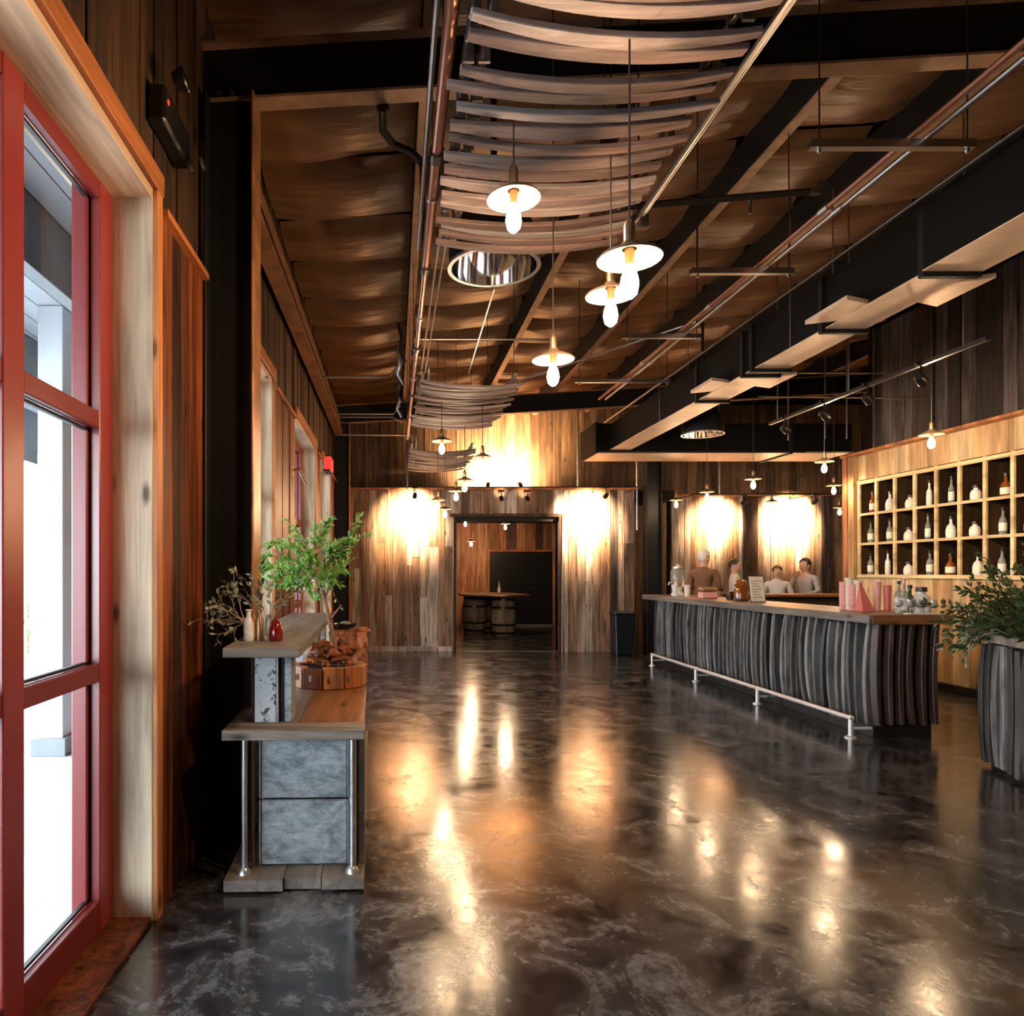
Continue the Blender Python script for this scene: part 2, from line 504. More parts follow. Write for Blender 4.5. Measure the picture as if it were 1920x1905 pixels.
purx = [-1.05, .17, 1.58, 2.73, 3.75, 4.95, 6.15, 7.35, 8.6, 9.8, 11.0]


def fab_panel(x0, x1, y0, y1):
    nu, nv = 10, 10
    v, f = [], []
    for j in range(nv + 1):
        for i in range(nu + 1):
            u, w = i / nu, j / nv
            x, y = x0 + (x1 - x0) * u, y0 + (y1 - y0) * w
            sag = .16 * (math.sin(PI * w) ** .4) * (.55 + .45 * math.sin(PI * u)) if 0 < w < 1 else 0
            wr = .022 * noise.noise((x * .9 + y * .8, y * 5.5 - x * 1.6, 1.7)) + .012 * noise.noise((x * 1.3, y * 11 + x * 3, 4.2))
            v.append((x, y + .05 * math.sin(x * 2.1 + y0) * (0 if j in (0, nv) else 1), zc(x) + .33 - sag + (wr if 0 < j < nv else 0)))
    for j in range(nv):
        for i in range(nu):
            a = j * (nu + 1) + i
            f.append((a, a + nu + 1, a + nu + 2, a + 1))
    me = bpy.data.meshes.new('insulation_panel')
    me.from_pydata(v, [], f); me.materials.append(M['fabric'])
    me.polygons.foreach_set('use_smooth', [True] * len(f))
    return link('panel', me, ceil)


for k in range(len(purx) - 1):
    y = .55 + (k % 3) * .13
    if k == 0: y = .85
    while y < 13.5:
        h = .82 + R.random() * .25
        fab_panel(purx[k] + .015, purx[k + 1] - .015, y + .02, min(y + h - .02, 13.58))
        y += h
purw = ['along the wall side of the wide stave canopy', 'running over the stave canopy', 'with tan flange between stave canopy and conduits', 'above the hung conduits', 'over the bar side duct']
for k, x in enumerate(purx[1:-1]):
    p = thing('roof_purlin', 'dark steel roof purlin ' + (purw[k] if k < 5 else 'over the far side of bar, number %d from duct' % (k - 4)), 'purlin', (x, 4, zc(x)), 'roof purlins', 'structure')
    bbox('web', x - .012, x + .012, -4.5, 13.6, zc(x), zc(x) + .27, M['black'], p, 0)
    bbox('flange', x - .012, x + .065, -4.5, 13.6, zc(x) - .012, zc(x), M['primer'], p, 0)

for y, lab in ((3.775, 'deep black steel rafter with tan bottom flange crossing above the first stave canopy'), (11.9, 'far black steel rafter just before the back wall'), (-3.6, 'black steel rafter behind the viewer')):
    p = thing('roof_rafter', lab, 'beam', (-1, y, zc(-1) - .33), 'roof rafters', 'structure')

    def slab(name, y0, y1, a, b, mat):
        m = MB()
        q = []
        for dz in (a, b):
            for (x, yy) in ((-1.04, y0), (11, y0), (11, y1), (-1.04, y1)):
                q.append((x, yy, zc(x) + dz))
        m.add(q, [(0, 1, 2, 3), (4, 5, 6, 7), (0, 1, 5, 4), (1, 2, 6, 5), (2, 3, 7, 6), (3, 0, 4, 7)])
        m.build(name, mat, p)
    slab('web', y - .008, y + .008, -.32, -.02, M['black'])
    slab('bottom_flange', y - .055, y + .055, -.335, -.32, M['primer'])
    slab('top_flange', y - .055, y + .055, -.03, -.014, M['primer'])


def steel_column(x0, x1, y, w, ztop, label):
    p = thing('steel_column', label, 'column', ((x0 + x1) / 2, y, 0), None, 'structure')
    bbox('outer_flange', x0, x0 + .014, y - w / 2, y + w / 2, 0, ztop, M['black'], p)
    bbox('web', x0 + .014, x1 - .014, y - .006, y + .006, 0, ztop, M['black'], p, 0)
    bbox('inner_flange', x1 - .014, x1, y - w / 2, y + w / 2, 0, ztop, M['primer_red'] if x0 < 0 else M['black'], p)  # window-side columns: orange light on the black flange is painted in
    m = MB()
    for yy in (x0 + .06, x0 + .13):
        m.tube([(yy, y - .02, 4.02), (yy, y - .006, 4.02)], .014, 6)
    m.build('bolt', M['steel'], p)
    bbox('base_plate', x0 - .0, x1 + .03, y - w / 2 - .02, y + w / 2 + .02, 0, .018, M['black'], p)
    return p


steel_column(-.998, -.735, 3.74, .20, zc(-.8) - .34, 'black steel column beside the window wall, behind the wooden console')
steel_column(-.998, -.75, 11.9, .22, zc(-.8) - .34, 'black steel column in the far corner by the back wall')
steel_column(4.46, 4.72, 12.3, .22, zc(4.6) - .34, 'black steel column at the corner past the bar end')

# eave beam along the left wall
p = thing('eave_beam', 'red brown steel eave beam running along the top of the window wall', 'beam', (-.94, 7, 3.76), None, 'structure')
bbox('web', -.99, -.90, 3.86, 11.78, 3.80, 4.06, M['primer_red'], p, 0)
bbox('lower_flange', -.99, -.865, 3.86, 11.78, 3.76, 3.80, M['primer_red'], p, 0)
bbox('lip', -.885, -.865, 3.86, 11.78, 3.80, 3.845, M['black'], p, 0)

# ---------------- left wall
solid = [(-4.5, .1), (2.90, 4.05), (5.73, 6.97), (8.83, 9.47), (10.93, 13.6)]
m = MB()
for a, b in solid: m.box(-1.30, -1.05, a, b, 0, 3.04)
m.box(-1.30, -1.08, -4.5, 13.6, 3.04, 4.9)
wl = S(m.build('wall_left', M['substrate']), 'window wall clad in reddish reclaimed vertical boards', 'wall')


def planks_y(x0, x1, ya, yb, z0, z1, mat, parent, w=.165, jit=.012):
    """vertical boards along y; the room side is x1"""
    y = ya
    while y < yb - .004:
        ww = w * R.uniform(.8, 1.2)
        e = min(y + ww, yb)
        if yb - e < .05: e = yb
        d = R.uniform(-jit, jit)
        s = 1 if x1 > x0 else -1
        ubox('plank', x0, x1 + d * s, y + .002, e - .002, z0, z1, mat, parent)
        y = e


def planks_x(y0, y1, xa, xb, z0, z1, mat, parent, w=.17, jit=.010, broken=False):
    """vertical boards along x; the room side is y0 (faces -y)"""
    x = xa
    while x < xb - .004:
        ww = w * R.uniform(.75, 1.25)
        e = min(x + ww, xb)
        if xb - e < .05: e = xb
        d = R.uniform(-jit, jit)
        if broken and R.random() < .5 and z1 - z0 > 1.5:
            zs = z0 + (z1 - z0) * R.uniform(.3, .7)
            ubox('plank', x + .002, e - .002, y0 + d, y1, z0, zs - .002, mat, parent)
            ubox('plank', x + .002, e - .002, y0 + R.uniform(-jit, jit), y1, zs + .002, z1, mat, parent)
        else:
            ubox('plank', x + .002, e - .002, y0 + d, y1, z0, z1, mat, parent)
        x = e


for a, b in solid[1:]:
    planks_y(-1.05, -1.0, a + (.05 if a < 11 else 0), min(b - .0, 12.6), 0, 2.975, M['plank_red'], wl, .15, .006)
planks_y(-1.08, -1.045, .1, 13.6, 3.02, 4.62, M['plank_dark'], wl, .17)
for n, (a, b) in enumerate([(2.97, 3.63), (5.80, 6.92), (8.90, 9.40), (11.0, 12.6)]):
    S(ubox('trim_%d' % (n + 1), -1.05, -.965, a, b, 2.975, 3.005, M['casing']),
      'thin orange wooden ledge on top of the boards ' + ['beside the red framed door window', 'between second and third window', 'between third and fourth window', 'past the last window'][n], 'trim')


def window(n, y0, y1, stiles, label):
    w = thing('window_%d' % n, label, 'window', (-1.2, (y0 + y1) / 2, 0), None, 'structure')
    xo, xi = -1.26, -1.16
    top = 3.0
    # timber lining and casing
    bbox('header_lining', -1.30, -.998, y0, y1, top, top + .04, M['soffit'], w)
    bbox('jamb_lining', -1.30, -.998, y1, y1 + .03, 0, top + .04, M['jamb'], w)
    bbox('jamb_lining', -1.30, -.998, y0 - .03, y0, 0, top + .04, M['jamb'], w)
    bbox('header_casing', -1.0, -.972, y0 - .02, y1 + .075, top + .035, top + .125, M['casing'], w)
    bbox('side_casing', -1.0, -.976, y1 + .004, y1 + .065, 0, top + .035, M['casing_v'], w)
    bbox('floor_sill', -1.30, -1.0, y0, y1, 0, .022, M['plank_red'], w)
    # aluminium frame
    for a, b in stiles:
        bbox('stile', -1.20, xi, a, b, .022, top, M['red_frame'], w)
        bbox('outer_stile', xo, -1.20, a - .03, b + .03, .022, top, M['red_frame_d'], w)
    for z0, z1 in ((.022, .15), (1.015, 1.085), (2.015, 2.085), (2.93, 3.0)):
        for (a, b), (c, d) in zip(stiles[:-1], stiles[1:]):
            bbox('rail', -1.20, xi - .003, b, c, z0, z1, M['red_frame_d'], w)
    for (a, b), (c, d) in zip(stiles[:-1], stiles[1:]):
        for z0, z1 in ((.15, 1.015), (1.085, 2.015), (2.085, 2.93)):
            g = MB()
            g.box(-1.215, -1.20, b, b + .012, z0, z1).box(-1.215, -1.20, c - .012, c, z0, z1).box(-1.215, -1.20, b, c, z0, z0 + .012).box(-1.215, -1.20, b, c, z1 - .012, z1)
            pn = bbox('pane', -1.226, -1.220, b - .02, c + .02, z0 - .02, z1 + .02, M['glass'], w, 0)
            g.build('gasket', M['gasket'], pn)


window(1, .1, 2.87, [(.1, .22), (1.12, 1.25), (2.06, 2.18), (2.74, 2.87)], 'tall red framed storefront window closest to the viewer, with pale timber jamb')
window(2, 4.08, 5.70, [(4.08, 4.2), (4.86, 4.96), (5.58, 5.70)], 'red framed window just past the black steel column')
window(3, 7.0, 8.80, [(7.0, 7.12), (7.86, 7.96), (8.68, 8.80)], 'red framed window with pale jamb behind the potted tree')
window(4, 9.5, 10.9, [(9.5, 9.6), (10.15, 10.25), (10.8, 10.9)], 'last red framed window before the back wall, below the red sign')

# ---------------- outside
S(bbox('ground_outside', -40, -1.3, -15, 60, -.14, -.02, M['paving'], bevel=0), 'pale concrete paving outside the windows', 'ground')
pc = S(bbox('porch_roof', -4.9, -1.31, -5, 30, 3.62, 3.72, M['porch_white'], bevel=0), 'white boarded porch ceiling outside the windows', 'porch roof')
x = -4.85
while x < -1.5:
    ubox('board', x, x + .19, -5, 30, 3.585, 3.62, M['porch_white'], pc); x += .2
for k, (xa, za, zb, lab) in enumerate(((-2.05, 3.18, 3.58, 'grey porch beam close to the windows'), (-3.3, 3.05, 3.58, 'grey porch beam in the middle of the porch'), (-4.8, 2.9, 3.58, 'outer grey porch beam above the posts'))):
    b = tag(bbox('porch_beam', xa - .1, xa, -5, 30, za, zb, M['porch_grey']), lab, 'beam', None, 'structure')
for k, (x, y, w) in enumerate(((-2.75, 5.65, .2), (-4.8, 9.4, .12), (-4.8, 14.5, .14), (-4.8, 3.2, .14))):
    t = thing('porch_post', ['broad pale grey porch post seen through the middle pane', 'slim grey porch post farther out', 'far slim porch post', 'porch post hidden by window stile'][k], 'post', (x, y, -.02), None, 'structure')
    bbox('shaft', x - w / 2, x + w / 2, y - w / 2, y + w / 2, -.02, 3.05 if k else 3.58, M['porch_white'], t)
    bbox('foot', x - w * .7, x + w * .7, y - w * .7, y + w * .7, -.02, .12, M['porch_grey'], t)


def leaf_quads(m, c, L_, wd, d, up, mat):
    d = Vector(d).normalized(); s = d.cross(Vector(up))
    s = s.normalized() if s.length > 1e-4 else d.orthogonal().normalized()
    n = s.cross(d)
    c = Vector(c)
    m.add([c, c + d * L_ * .5 + s * wd * .5 + n * L_ * .06, c + d * L_, c + d * L_ * .5 - s * wd * .5 + n * L_ * .06], [(0, 1, 2), (0, 2, 3)], mat)


def rvec(r): return Vector((r.uniform(-1, 1), r.uniform(-1, 1), r.uniform(-1, 1)))


for k, (x, y, s) in enumerate(((-6.6, 12.5, .9), (-7.6, 10.2, .7), (-6.2, 8.2, .6))):
    t = thing('garden_shrub', 'green shrub beyond the porch, ' + ['the tallest', 'the middle one', 'the low one closest'][k], 'shrub', (x, y, -.02), 'shrubs outside')
    m = MB()
    for i in range(160):
        v = rvec(R); v = v.normalized() * (s * R.uniform(.5, 1))
        v.z = abs(v.z) * 1.3 + .1
        leaf_quads(m, (x + v.x, y + v.y, v.z), .16, .1, rvec(R), rvec(R), M['leaf_o'])
    o = m.build('foliage', None, t); o['kind'] = 'stuff'
    pipe('stem', [(x, y, -.02), (x, y, s)], .03, M['trunk'], t, 6)

# ---------------- back enclosure (lower) with doorway
m = MB()
m.box(-1.05, 1.13, 12.60, 12.74, 0, 2.93).box(2.98, 4.36, 12.60, 12.74, 0, 2.93).box(1.13, 2.98, 12.60, 12.74, 2.44, 2.93)
m.box(-1.05, 5.1, 12.60, 18.9, 2.75, 2.93)
m.box(4.28, 4.36, 12.74, 13.6, 0, 2.75).box(-.3, -.2, 12.74, 18.6, 0, 2.75).box(5.0, 5.1, 13.6, 18.6, 0, 2.75)
wb = S(m.build('wall_back', M['substrate']), 'low enclosure wall of grey brown reclaimed boards around the doorway', 'wall')
planks_x(12.55, 12.60, -.75, 1.08, 0, 2.93, M['plank_back'], wb, .14, broken=True)
planks_x(12.55, 12.60, 3.03, 3.92, 0, 2.93, M['plank_back'], wb, .14, broken=True)
planks_x(12.53, 12.60, 3.92, 4.05, 0, 2.93, M['plank_char'], wb, .14)
planks_x(12.55, 12.60, 4.05, 4.36, 0, 2.93, M['plank_back'], wb, .14, broken=True)
planks_x(12.55, 12.60, 1.08, 3.03, 2.49, 2.93, M['plank_back'], wb, .16)
S(bbox('trim_5', -.78, 4.40, 12.47, 12.62, 2.93, 2.965, M['casing']), 'thin orange ledge on top of the low back wall', 'trim')
S(bbox('trim_6', -.79, -.74, 12.52, 12.56, 0, 2.93, M['casing_v']), 'upright orange corner strip at the end of the back wall', 'trim')
S(bbox('baseboard_back', -.74, 1.05, 12.525, 12.55, 0, .10, M['plank_back']), 'low worn baseboard along the back wall beside the doorway', 'baseboard')
d1 = thing('door_1', 'wide open doorway with brown lintel and steel edged jambs', 'doorway', (2.05, 12.55, 0), None, 'structure')
bbox('lintel', 1.02, 3.09, 12.50, 12.60, 2.44, 2.50, M['plank_inner'], d1)
for s_, xx in ((-1, 1.13), (1, 2.98)):
    bbox('jamb', xx - .05 if s_ < 0 else xx, xx if s_ < 0 else xx + .05, 12.50, 12.74, 0, 2.44, M['plank_dark'], d1)
    bbox('steel_edge', xx - .062 if s_ < 0 else xx + .05, xx - .05 if s_ < 0 else xx + .062, 12.48, 12.55, 0, 2.44, M['galv'], d1)
bbox('track', 1.13, 2.98, 12.60, 12.66, 2.36, 2.44, M['black'], d1)
bbox('threshold', 1.13, 2.98, 12.56, 12.62, 0, .008, M['galv'], d1)

wi = S(bbox('wall_inner', -.3, 5.1, 18.55, 18.7, 0, 2.75, M['substrate'], bevel=0), 'board wall at the back of the inner room', 'wall')
planks_x(18.5, 18.55, -.2, 2.5, 0, 2.75, M['plank_inner'], wi, .24)
planks_x(18.5, 18.55, 2.5, 4.3, 2.02, 2.75, M['plank_inner'], wi, .24)
planks_x(18.5, 18.55, 4.3, 5.0, 0, 2.75, M['plank_inner'], wi, .24)
d2 = thing('door_2', 'black sliding door in the inner room behind the barrel table', 'door', (3.4, 18.5, 0), None, 'structure')
bbox('leaf', 2.56, 4.24, 18.50, 18.545, .02, 1.98, M['blackgloss'], d2)
bbox('frame', 2.50, 2.56, 18.44, 18.55, 0, 2.04, M['casing_v'], d2)
bbox('frame', 4.24, 4.30, 18.44, 18.55, 0, 2.04, M['casing_v'], d2)
bbox('frame_head', 2.56, 4.24, 18.44, 18.55, 1.98, 2.04, M['casing'], d2)
pipe('handle', [(3.62, 18.47, 1.02), (3.80, 18.47, 1.02)], .015, M['steel'], d2)
bbox('baseboard', 2.56, 4.24, 18.46, 18.5, 0, .05, M['galv'], d2)

# upper back wall
wu = S(bbox('wall_back_upper', -1.05, 11, 13.62, 13.75, 2.93, 5.3, M['substrate'], bevel=0), 'upper back wall of brown boards set behind the low enclosure', 'wall')
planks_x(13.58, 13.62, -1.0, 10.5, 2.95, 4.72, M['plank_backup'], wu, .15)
# lounge wall
wo = S(bbox('wall_lounge', 4.36, 11, 13.66, 13.75, 0, 2.95, M['substrate'], bevel=0), 'far board wall of the seating area beyond the bar', 'wall')
xx = 4.9
planks_x(13.60, 13.66, 4.36, 5.35, 0, 2.93, M['plank_backup'], wo, .15)
planks_x(13.60, 13.66, 5.45, 6.85, 0, 2.93, M['plank_back'], wo, .15)
planks_x(13.54, 13.66, 6.85, 7.12, 0, 2.93, M['plank_dark'], wo, .14)
planks_x(13.60, 13.66, 7.12, 8.40, 0, 2.93, M['plank_back'], wo, .15)
planks_x(13.54, 13.66, 8.40, 8.58, 0, 2.93, M['plank_char'], wo, .14)
planks_x(13.60, 13.66, 8.58, 10.5, 0, 2.93, M['plank_back'], wo, .15)
S(bbox('trim_7', 5.40, 10.5, 13.50, 13.62, 2.93, 2.965, M['casing']), 'thin orange ledge along the far seating area wall', 'trim')

# bar wall
wr = S(bbox('wall_bar', 6.98, 7.1, -4.5, 10.2, 0, 5.2, M['substrate'], bevel=0), 'pale pine wall behind the bar around the bottle shelves', 'wall')
planks_y(6.98, 6.69, 6.20, 10.0, 2.76, 3.11, M['plank_pale'], wr, .30, .004)
planks_y(6.98, 6.69, 6.20, 10.0, 0.10, 1.38, M['plank_pale'], wr, .30, .004)
planks_y(6.98, 6.69, -4.5, 6.20, 0.10, 3.11, M['plank_pale'], wr, .30, .004)
ubox('plank', 6.62, 6.98, 9.985, 10.10, 0, 3.11, M['plank_pale'], wr)
ubox('plank', 6.60, 6.98, 10.10, 10.20, 0, 3.11, M['plank_inner'], wr)
S(bbox('baseboard_bar', 6.66, 6.69, -4.5, 9.98, 0, .10, M['black']), 'black baseboard under the pale bar wall', 'baseboard')
S(bbox('trim_8', 6.56, 6.98, -4.5, 10.2, 3.11, 3.145, M['casing_v']), 'pale wooden ledge above the bottle shelves', 'trim')
wru = S(bbox('wall_bar_upper', 6.80, 6.97, -4.5, 9.58, 3.145, 5.1, M['substrate'], bevel=0), 'upper wall of charcoal weathered boards over the bottle shelves', 'wall')
planks_y(6.80, 6.64, -4.5, 9.55, 3.145, 4.80, M['plank_char'], wru, .19, .014)
ubox('corner_strip', 6.62, 6.66, 9.55, 9.58, 3.145, 4.8, M['steel'], wru)
# outer shell behind the viewer and to the far side
S(bbox('wall_front', -1.3, 11, -4.7, -4.5, 0, 5.3, M['plank_dark'], bevel=0), 'dark board wall behind the viewer', 'wall')
S(bbox('wall_right', 10.9, 11.0, -4.5, 18.9, 0, 5.4, M['plank_dark'], bevel=0), 'dark far side wall of the seating area', 'wall')
S(bbox('wall_rear', -1.3, 11, 18.9, 19.0, 0, 5.4, M['substrate'], bevel=0), 'outer rear wall behind the inner room', 'wall')
S(bbox('wall_left_rear', -1.3, -1.05, 13.6, 18.9, 0, 4.9, M['substrate'], bevel=0), 'outer side wall beside the inner room', 'wall')
S(bbox('wall_lounge_side', 7.1, 10.9, 10.05, 10.2, 0, 5.3, M['plank_dark'], bevel=0), 'dark wall between bar back and seating area', 'wall')
# ================================================================ overhead
# ---- stave canopies: three long hung mats of barrel staves
def stave_mesh(w, sag, ln, twist):
    n = 12
    v, f = [], []
    for i in range(n + 1):
        t = -1 + 2 * i / n
        ww = w * (1 - .42 * t * t) / 2
        z = sag * t * t
        x = t * ln / 2
        yb = twist * (1 - t * t)
        for (yy, zz) in ((-ww, 0), (ww, 0), (ww, .022), (-ww, .022)):
            v.append((x, yy + yb, z + zz))
    for i in range(n):
        a = i * 4
        for k in range(4):
            f.append((a + k, a + (k + 1) % 4, a + 4 + (k + 1) % 4, a + 4 + k))
    f.append((3, 2, 1, 0)); f.append((n * 4, n * 4 + 1, n * 4 + 2, n * 4 + 3))
    m = MB(); m.add(v, f)
    return m.mesh('ceiling_stave', M['stave_c'], bevel=.003)


svar = [stave_mesh(.068, .042, .95, .012), stave_mesh(.060, .05, .97, -.012), stave_mesh(.074, .036, .93, .0), stave_mesh(.056, .045, .95, .016)]
hookm = MB().box(-.012, .012, -.006, .006, -.01, .16).box(-.028, .012, -.006, .006, -.016, -.006).mesh('hook', M['steel'])
XL, XR, ZS = .26, 1.14, 3.13


def canopy(y0, rows, label, pitch=.098, dz=0, tilt=0, skew=0):
    t = thing('stave_canopy', label, 'ceiling decoration', ((XL + XR) / 2, y0, ZS + .1), 'barrel stave canopies')
    for i in range(rows):
        y = y0 + i * pitch
        o = link('stave', svar[R.randrange(4)], t)
        o.location = ((XL + XR) / 2 + R.uniform(-.03, .03), y + R.uniform(-.012, .012), ZS + R.uniform(-.012, .012) + tilt * i)
        o.rotation_euler = (R.uniform(-.12, .12), R.uniform(-.03, .035), R.uniform(-.03, .03) + skew * max(0, 1 - i / 12))
        for xx in (XL + .005, XL + .06):
            h = link('hook', hookm, t); h.location = (xx, y, ZS + .085 + tilt * i)
        h = link('hook', hookm, t); h.location = (XR - .03, y, ZS + .065 + tilt * i); h.rotation_euler = (0, 0, PI); h.scale = (1, 1, .5)
    y1 = y0 + (rows - 1) * pitch
    pipe('side_rail', [(XL - .005, y0 - .1, ZS + .14), (XL - .005, y1 + .06, ZS + .14 + tilt * rows)], .014, M['darkpipe'], t)
    pipe('side_rail', [(XL + .06, y0 - .1, ZS + .16), (XL + .06, y1 + .06, ZS + .16 + tilt * rows)], .010, M['steel'], t)
    pipe('side_rail', [(XR - .03, y0 - .1, ZS + .125), (XR - .03, y1 + .06, ZS + .125 + tilt * rows)], .012, M['darkpipe'], t)
    for (xx, yy) in ((XL, y0 + .05), (XR - .03, y0 + .05), (XL, y1), (XR - .03, y1)):
        pipe('hanger_wire', [(xx, yy, ZS + .14), (xx, yy, zc(xx) + .1)], .003, M['darkpipe'], t, 5)
    return t


canopy(1.50, 23, 'long canopy of curved barrel staves hung right overhead, the closest of three', skew=.15)
canopy(6.35, 20, 'middle canopy of barrel staves hung past the mirror reflector')
canopy(9.85, 19, 'farthest canopy of barrel staves hung in front of the back wall')

wires = [((.245, .245), 3.6, 6.3, 3.24), ((.285, .285), 3.6, 6.3, 3.26), ((.64, .68), 4.4, 6.3, 3.25)]
for k, ((xa, xb), ya, yb, z) in enumerate(wires):
    tag(pipe('canopy_wire', [(xa, ya, z), (xb, yb, z)], .006, M['steel'], None, 6), ['outer pale wire strung between the first two stave canopies', 'inner pale wire strung between the first two stave canopies', 'slanting pale wire behind the mirror reflector'][k], 'wire')

# ---- pipes and conduits
t = thing('sprinkler_pipe', 'long reddish sprinkler pipe with dark couplings along the window side of the canopies', 'pipe', (.19, 4, 3.27), None)
pipe('pipe', [(.19, -1, 3.29), (.19, 4.2, 3.29)], .026, M['copperpipe'], t, 10)
pipe('pipe', [(.19, 4.2, 3.29), (.19, 9.6, 3.29)], .021, M['copperpipe'], t, 10)
pipe('conduit', [(.145, -1, 3.36), (.145, 4.1, 3.36)], .012, M['steel'], t)
for y in (3.06, 4.2, 5.7, 7.2):
    pipe('coupling', [(.19, y - .035, 3.29), (.19, y + .035, 3.29)], .034, M['darkpipe'], t, 10)
for y in (3.4, 5.0, 6.6, 8.2, 9.5):
    pipe('clamp', [(.19, y - .01, 3.29), (.19, y + .01, 3.29)], .032, M['steel'], t, 10)
    pipe('hanger_rod', [(.19, y, 3.3), (.19, y, zc(.19) + .02)], .004, M['steel'], t, 5)
pipe('drop', [(.19, 9.6, 3.29), (.19, 9.62, 2.6)], .012, M['darkpipe'], t)

t = thing('canopy_rail', 'straight pale steel rail along the bar side of the closest stave canopy', 'pipe', (1.24, 2, 3.22))
pipe('tube', [(1.235, -1, 3.235), (1.235, 3.55, 3.235)], .013, M['steel'], t)
pipe('tube', [(1.262, -1, 3.25), (1.262, 3.50, 3.25)], .007, M['steel'], t)
bbox('end_clamp', 1.20, 1.30, 3.52, 3.56, 3.20, 3.27, M['steel'], t)
pipe('hanger_rod', [(1.25, 3.54, 3.26), (1.25, 3.54, zc(1.25))], .005, M['darkpipe'], t, 5)

struts = [(3.42, 2.05, 2.86), (4.86, 2.08, 2.80), (6.2, 2.04, 2.74), (7.65, 2.0, 3.05)]
for k, (y, xa, xb) in enumerate(struts):
    t = thing('trapeze_hanger', 'thin horizontal steel strut hung from rods under the conduits, ' + ['closest of the four', 'second of the four', 'third of the four', 'farthest of the four'][k], 'hanger', ((xa + xb) / 2, y, 3.55), 'trapeze hangers')
    MB().box(xa, xb, y - .02, y + .02, 3.535, 3.548).box(xa, xb, y - .02, y - .014, 3.548, 3.575).box(xa, xb, y + .014, y + .02, 3.548, 3.575).build('strut', M['steel'], t)
    for xx in (xa + .05, xb - .03):
        rd = pipe('rod', [(xx, y, 3.52), (xx, y, zc(xx) + .37)], .004, M['darkpipe'], t, 6)
        pipe('nut', [(xx, y, 3.515), (xx, y, 3.533)], .011, M['steel'], rd, 6)
for k, (x, r, z, mt) in enumerate(((2.55, .016, 3.592, 'copperpipe'), (2.63, .014, 3.59, 'steel'))):
    t = thing('conduit_run', 'long conduit resting on the hung struts, ' + ['reddish one nearer the canopy', 'pale one nearer the duct'][k], 'conduit', (x, 5, 3.59), 'conduits on the struts')
    pipe('tube', [(x, -1, z), (x, 8.6, z)], r, M[mt], t)
    for y in (2.6, 4.1, 5.6, 7.1):
        pipe('coupling', [(x, y - .04, z), (x, y + .04, z)], r * 1.45, M['steel'], t)
tag(pipe('slim_pipe', [(2.98, -1, 3.56), (2.98, 9.8, 3.56)], .012, M['darkpipe']), 'slim dark pipe running between the struts and the duct', 'pipe')
t = thing('branch_pipe', 'short dark sprinkler branch with pale elbow above the struts', 'pipe', (2.1, 4.3, 3.75))
pipe('tube', [(1.45, 4.35, 3.74), (2.55, 4.25, 3.78)], .022, M['darkpipe'], t)
pipe('elbow', [(2.55, 4.25, 3.78), (2.60, 4.25, 3.78), (2.62, 4.25, 3.83)], .026, M['steel'], t)
pipe('sprinkler', [(2.2, 4.28, 3.75), (2.2, 4.28, 3.66)], .01, M['steel'], t)
t = thing('branch_pipe', 'long thin branch pipe crossing from the sprinkler line to the conduits', 'pipe', (1.4, 6.9, 3.65))
pipe('tube', [(.20, 6.6, 3.66), (1.6, 6.6, 3.66)], .010, M['steel'], t)
pipe('tube', [(1.15, 8.2, 3.60), (2.75, 6.3, 3.72)], .010, M['steel'], t)
t = thing('wall_conduit', 'upper pale bent conduit from the window wall to the sprinkler line', 'conduit', (-.4, 8.8, 3.9))
pipe('tube', [(-.95, 8.8, 3.92), (-.06, 8.8, 3.92), (.06, 8.75, 4.05), (.08, 8.7, 4.2)], .016, M['steel'], t)
pipe('clamp', [(-.8, 8.8, 3.92), (-.77, 8.8, 3.92)], .024, M['steel'], t)
t = thing('wall_conduit', 'lower pair of pale bent conduits from the window wall to the sprinkler line', 'conduit', (-.4, 10.9, 3.9))
pipe('tube', [(-.95, 10.9, 3.93), (.0, 10.9, 3.93), (.1, 10.85, 4.05)], .014, M['steel'], t)
pipe('tube', [(-.95, 10.9, 3.88), (-.02, 10.9, 3.88), (.12, 10.9, 3.80)], .014, M['steel'], t)
pipe('tube', [(-.92, 11.3, 3.68), (.3, 11.3, 3.68)], .016, M['steel'], t)
t = thing('junction_pipework', 'cluster of dark valves and short pipes beside the rafter near the sprinkler pipe', 'pipework', (-.02, 3.95, 3.9))
pipe('elbow', [(-.06, 3.84, 4.0), (-.06, 3.90, 3.93), (0, 3.98, 3.90), (.10, 3.98, 3.86), (.16, 3.98, 3.80)], .022, M['darkpipe'], t)
MB().lathe([(.01, -.02), (.035, -.02), (.035, .02), (.01, .02)], (-.06, 3.86, 4.03), 10).build('valve_wheel', M['darkpipe'], t, True)
pipe('stub', [(.16, 3.98, 3.80), (.18, 3.98, 3.30)], .014, M['darkpipe'], t)
t = thing('junction_pipework', 'far cluster of dark valves near the second stave canopy', 'pipework', (.08, 8.6, 3.9))
for k in range(4):
    y = 7.4 + k * .9
    pipe('fitting', [(.05, y, 4.1), (.09, y, 3.95), (.05, y + .1, 3.85), (.12, y + .2, 3.75)], .02, M['galv'] if k % 2 else M['darkpipe'], t)
for k, (x, ya, z0, z1) in enumerate(((3.32, 12.5, 2.965, 4.0), (4.38, 12.48, 2.2, 3.75), (6.32, 13.45, 2.965, 3.9))):
    tag(pipe('vertical_conduit', [(x, ya, z0), (x, ya, z1), (x, ya, zc(x) - .05)], .017, M['galv']), 'upright conduit ' + ['rising from the ledge above the doorway', 'at the corner past the bar end', 'rising from the far seating area ledge'][k], 'conduit')

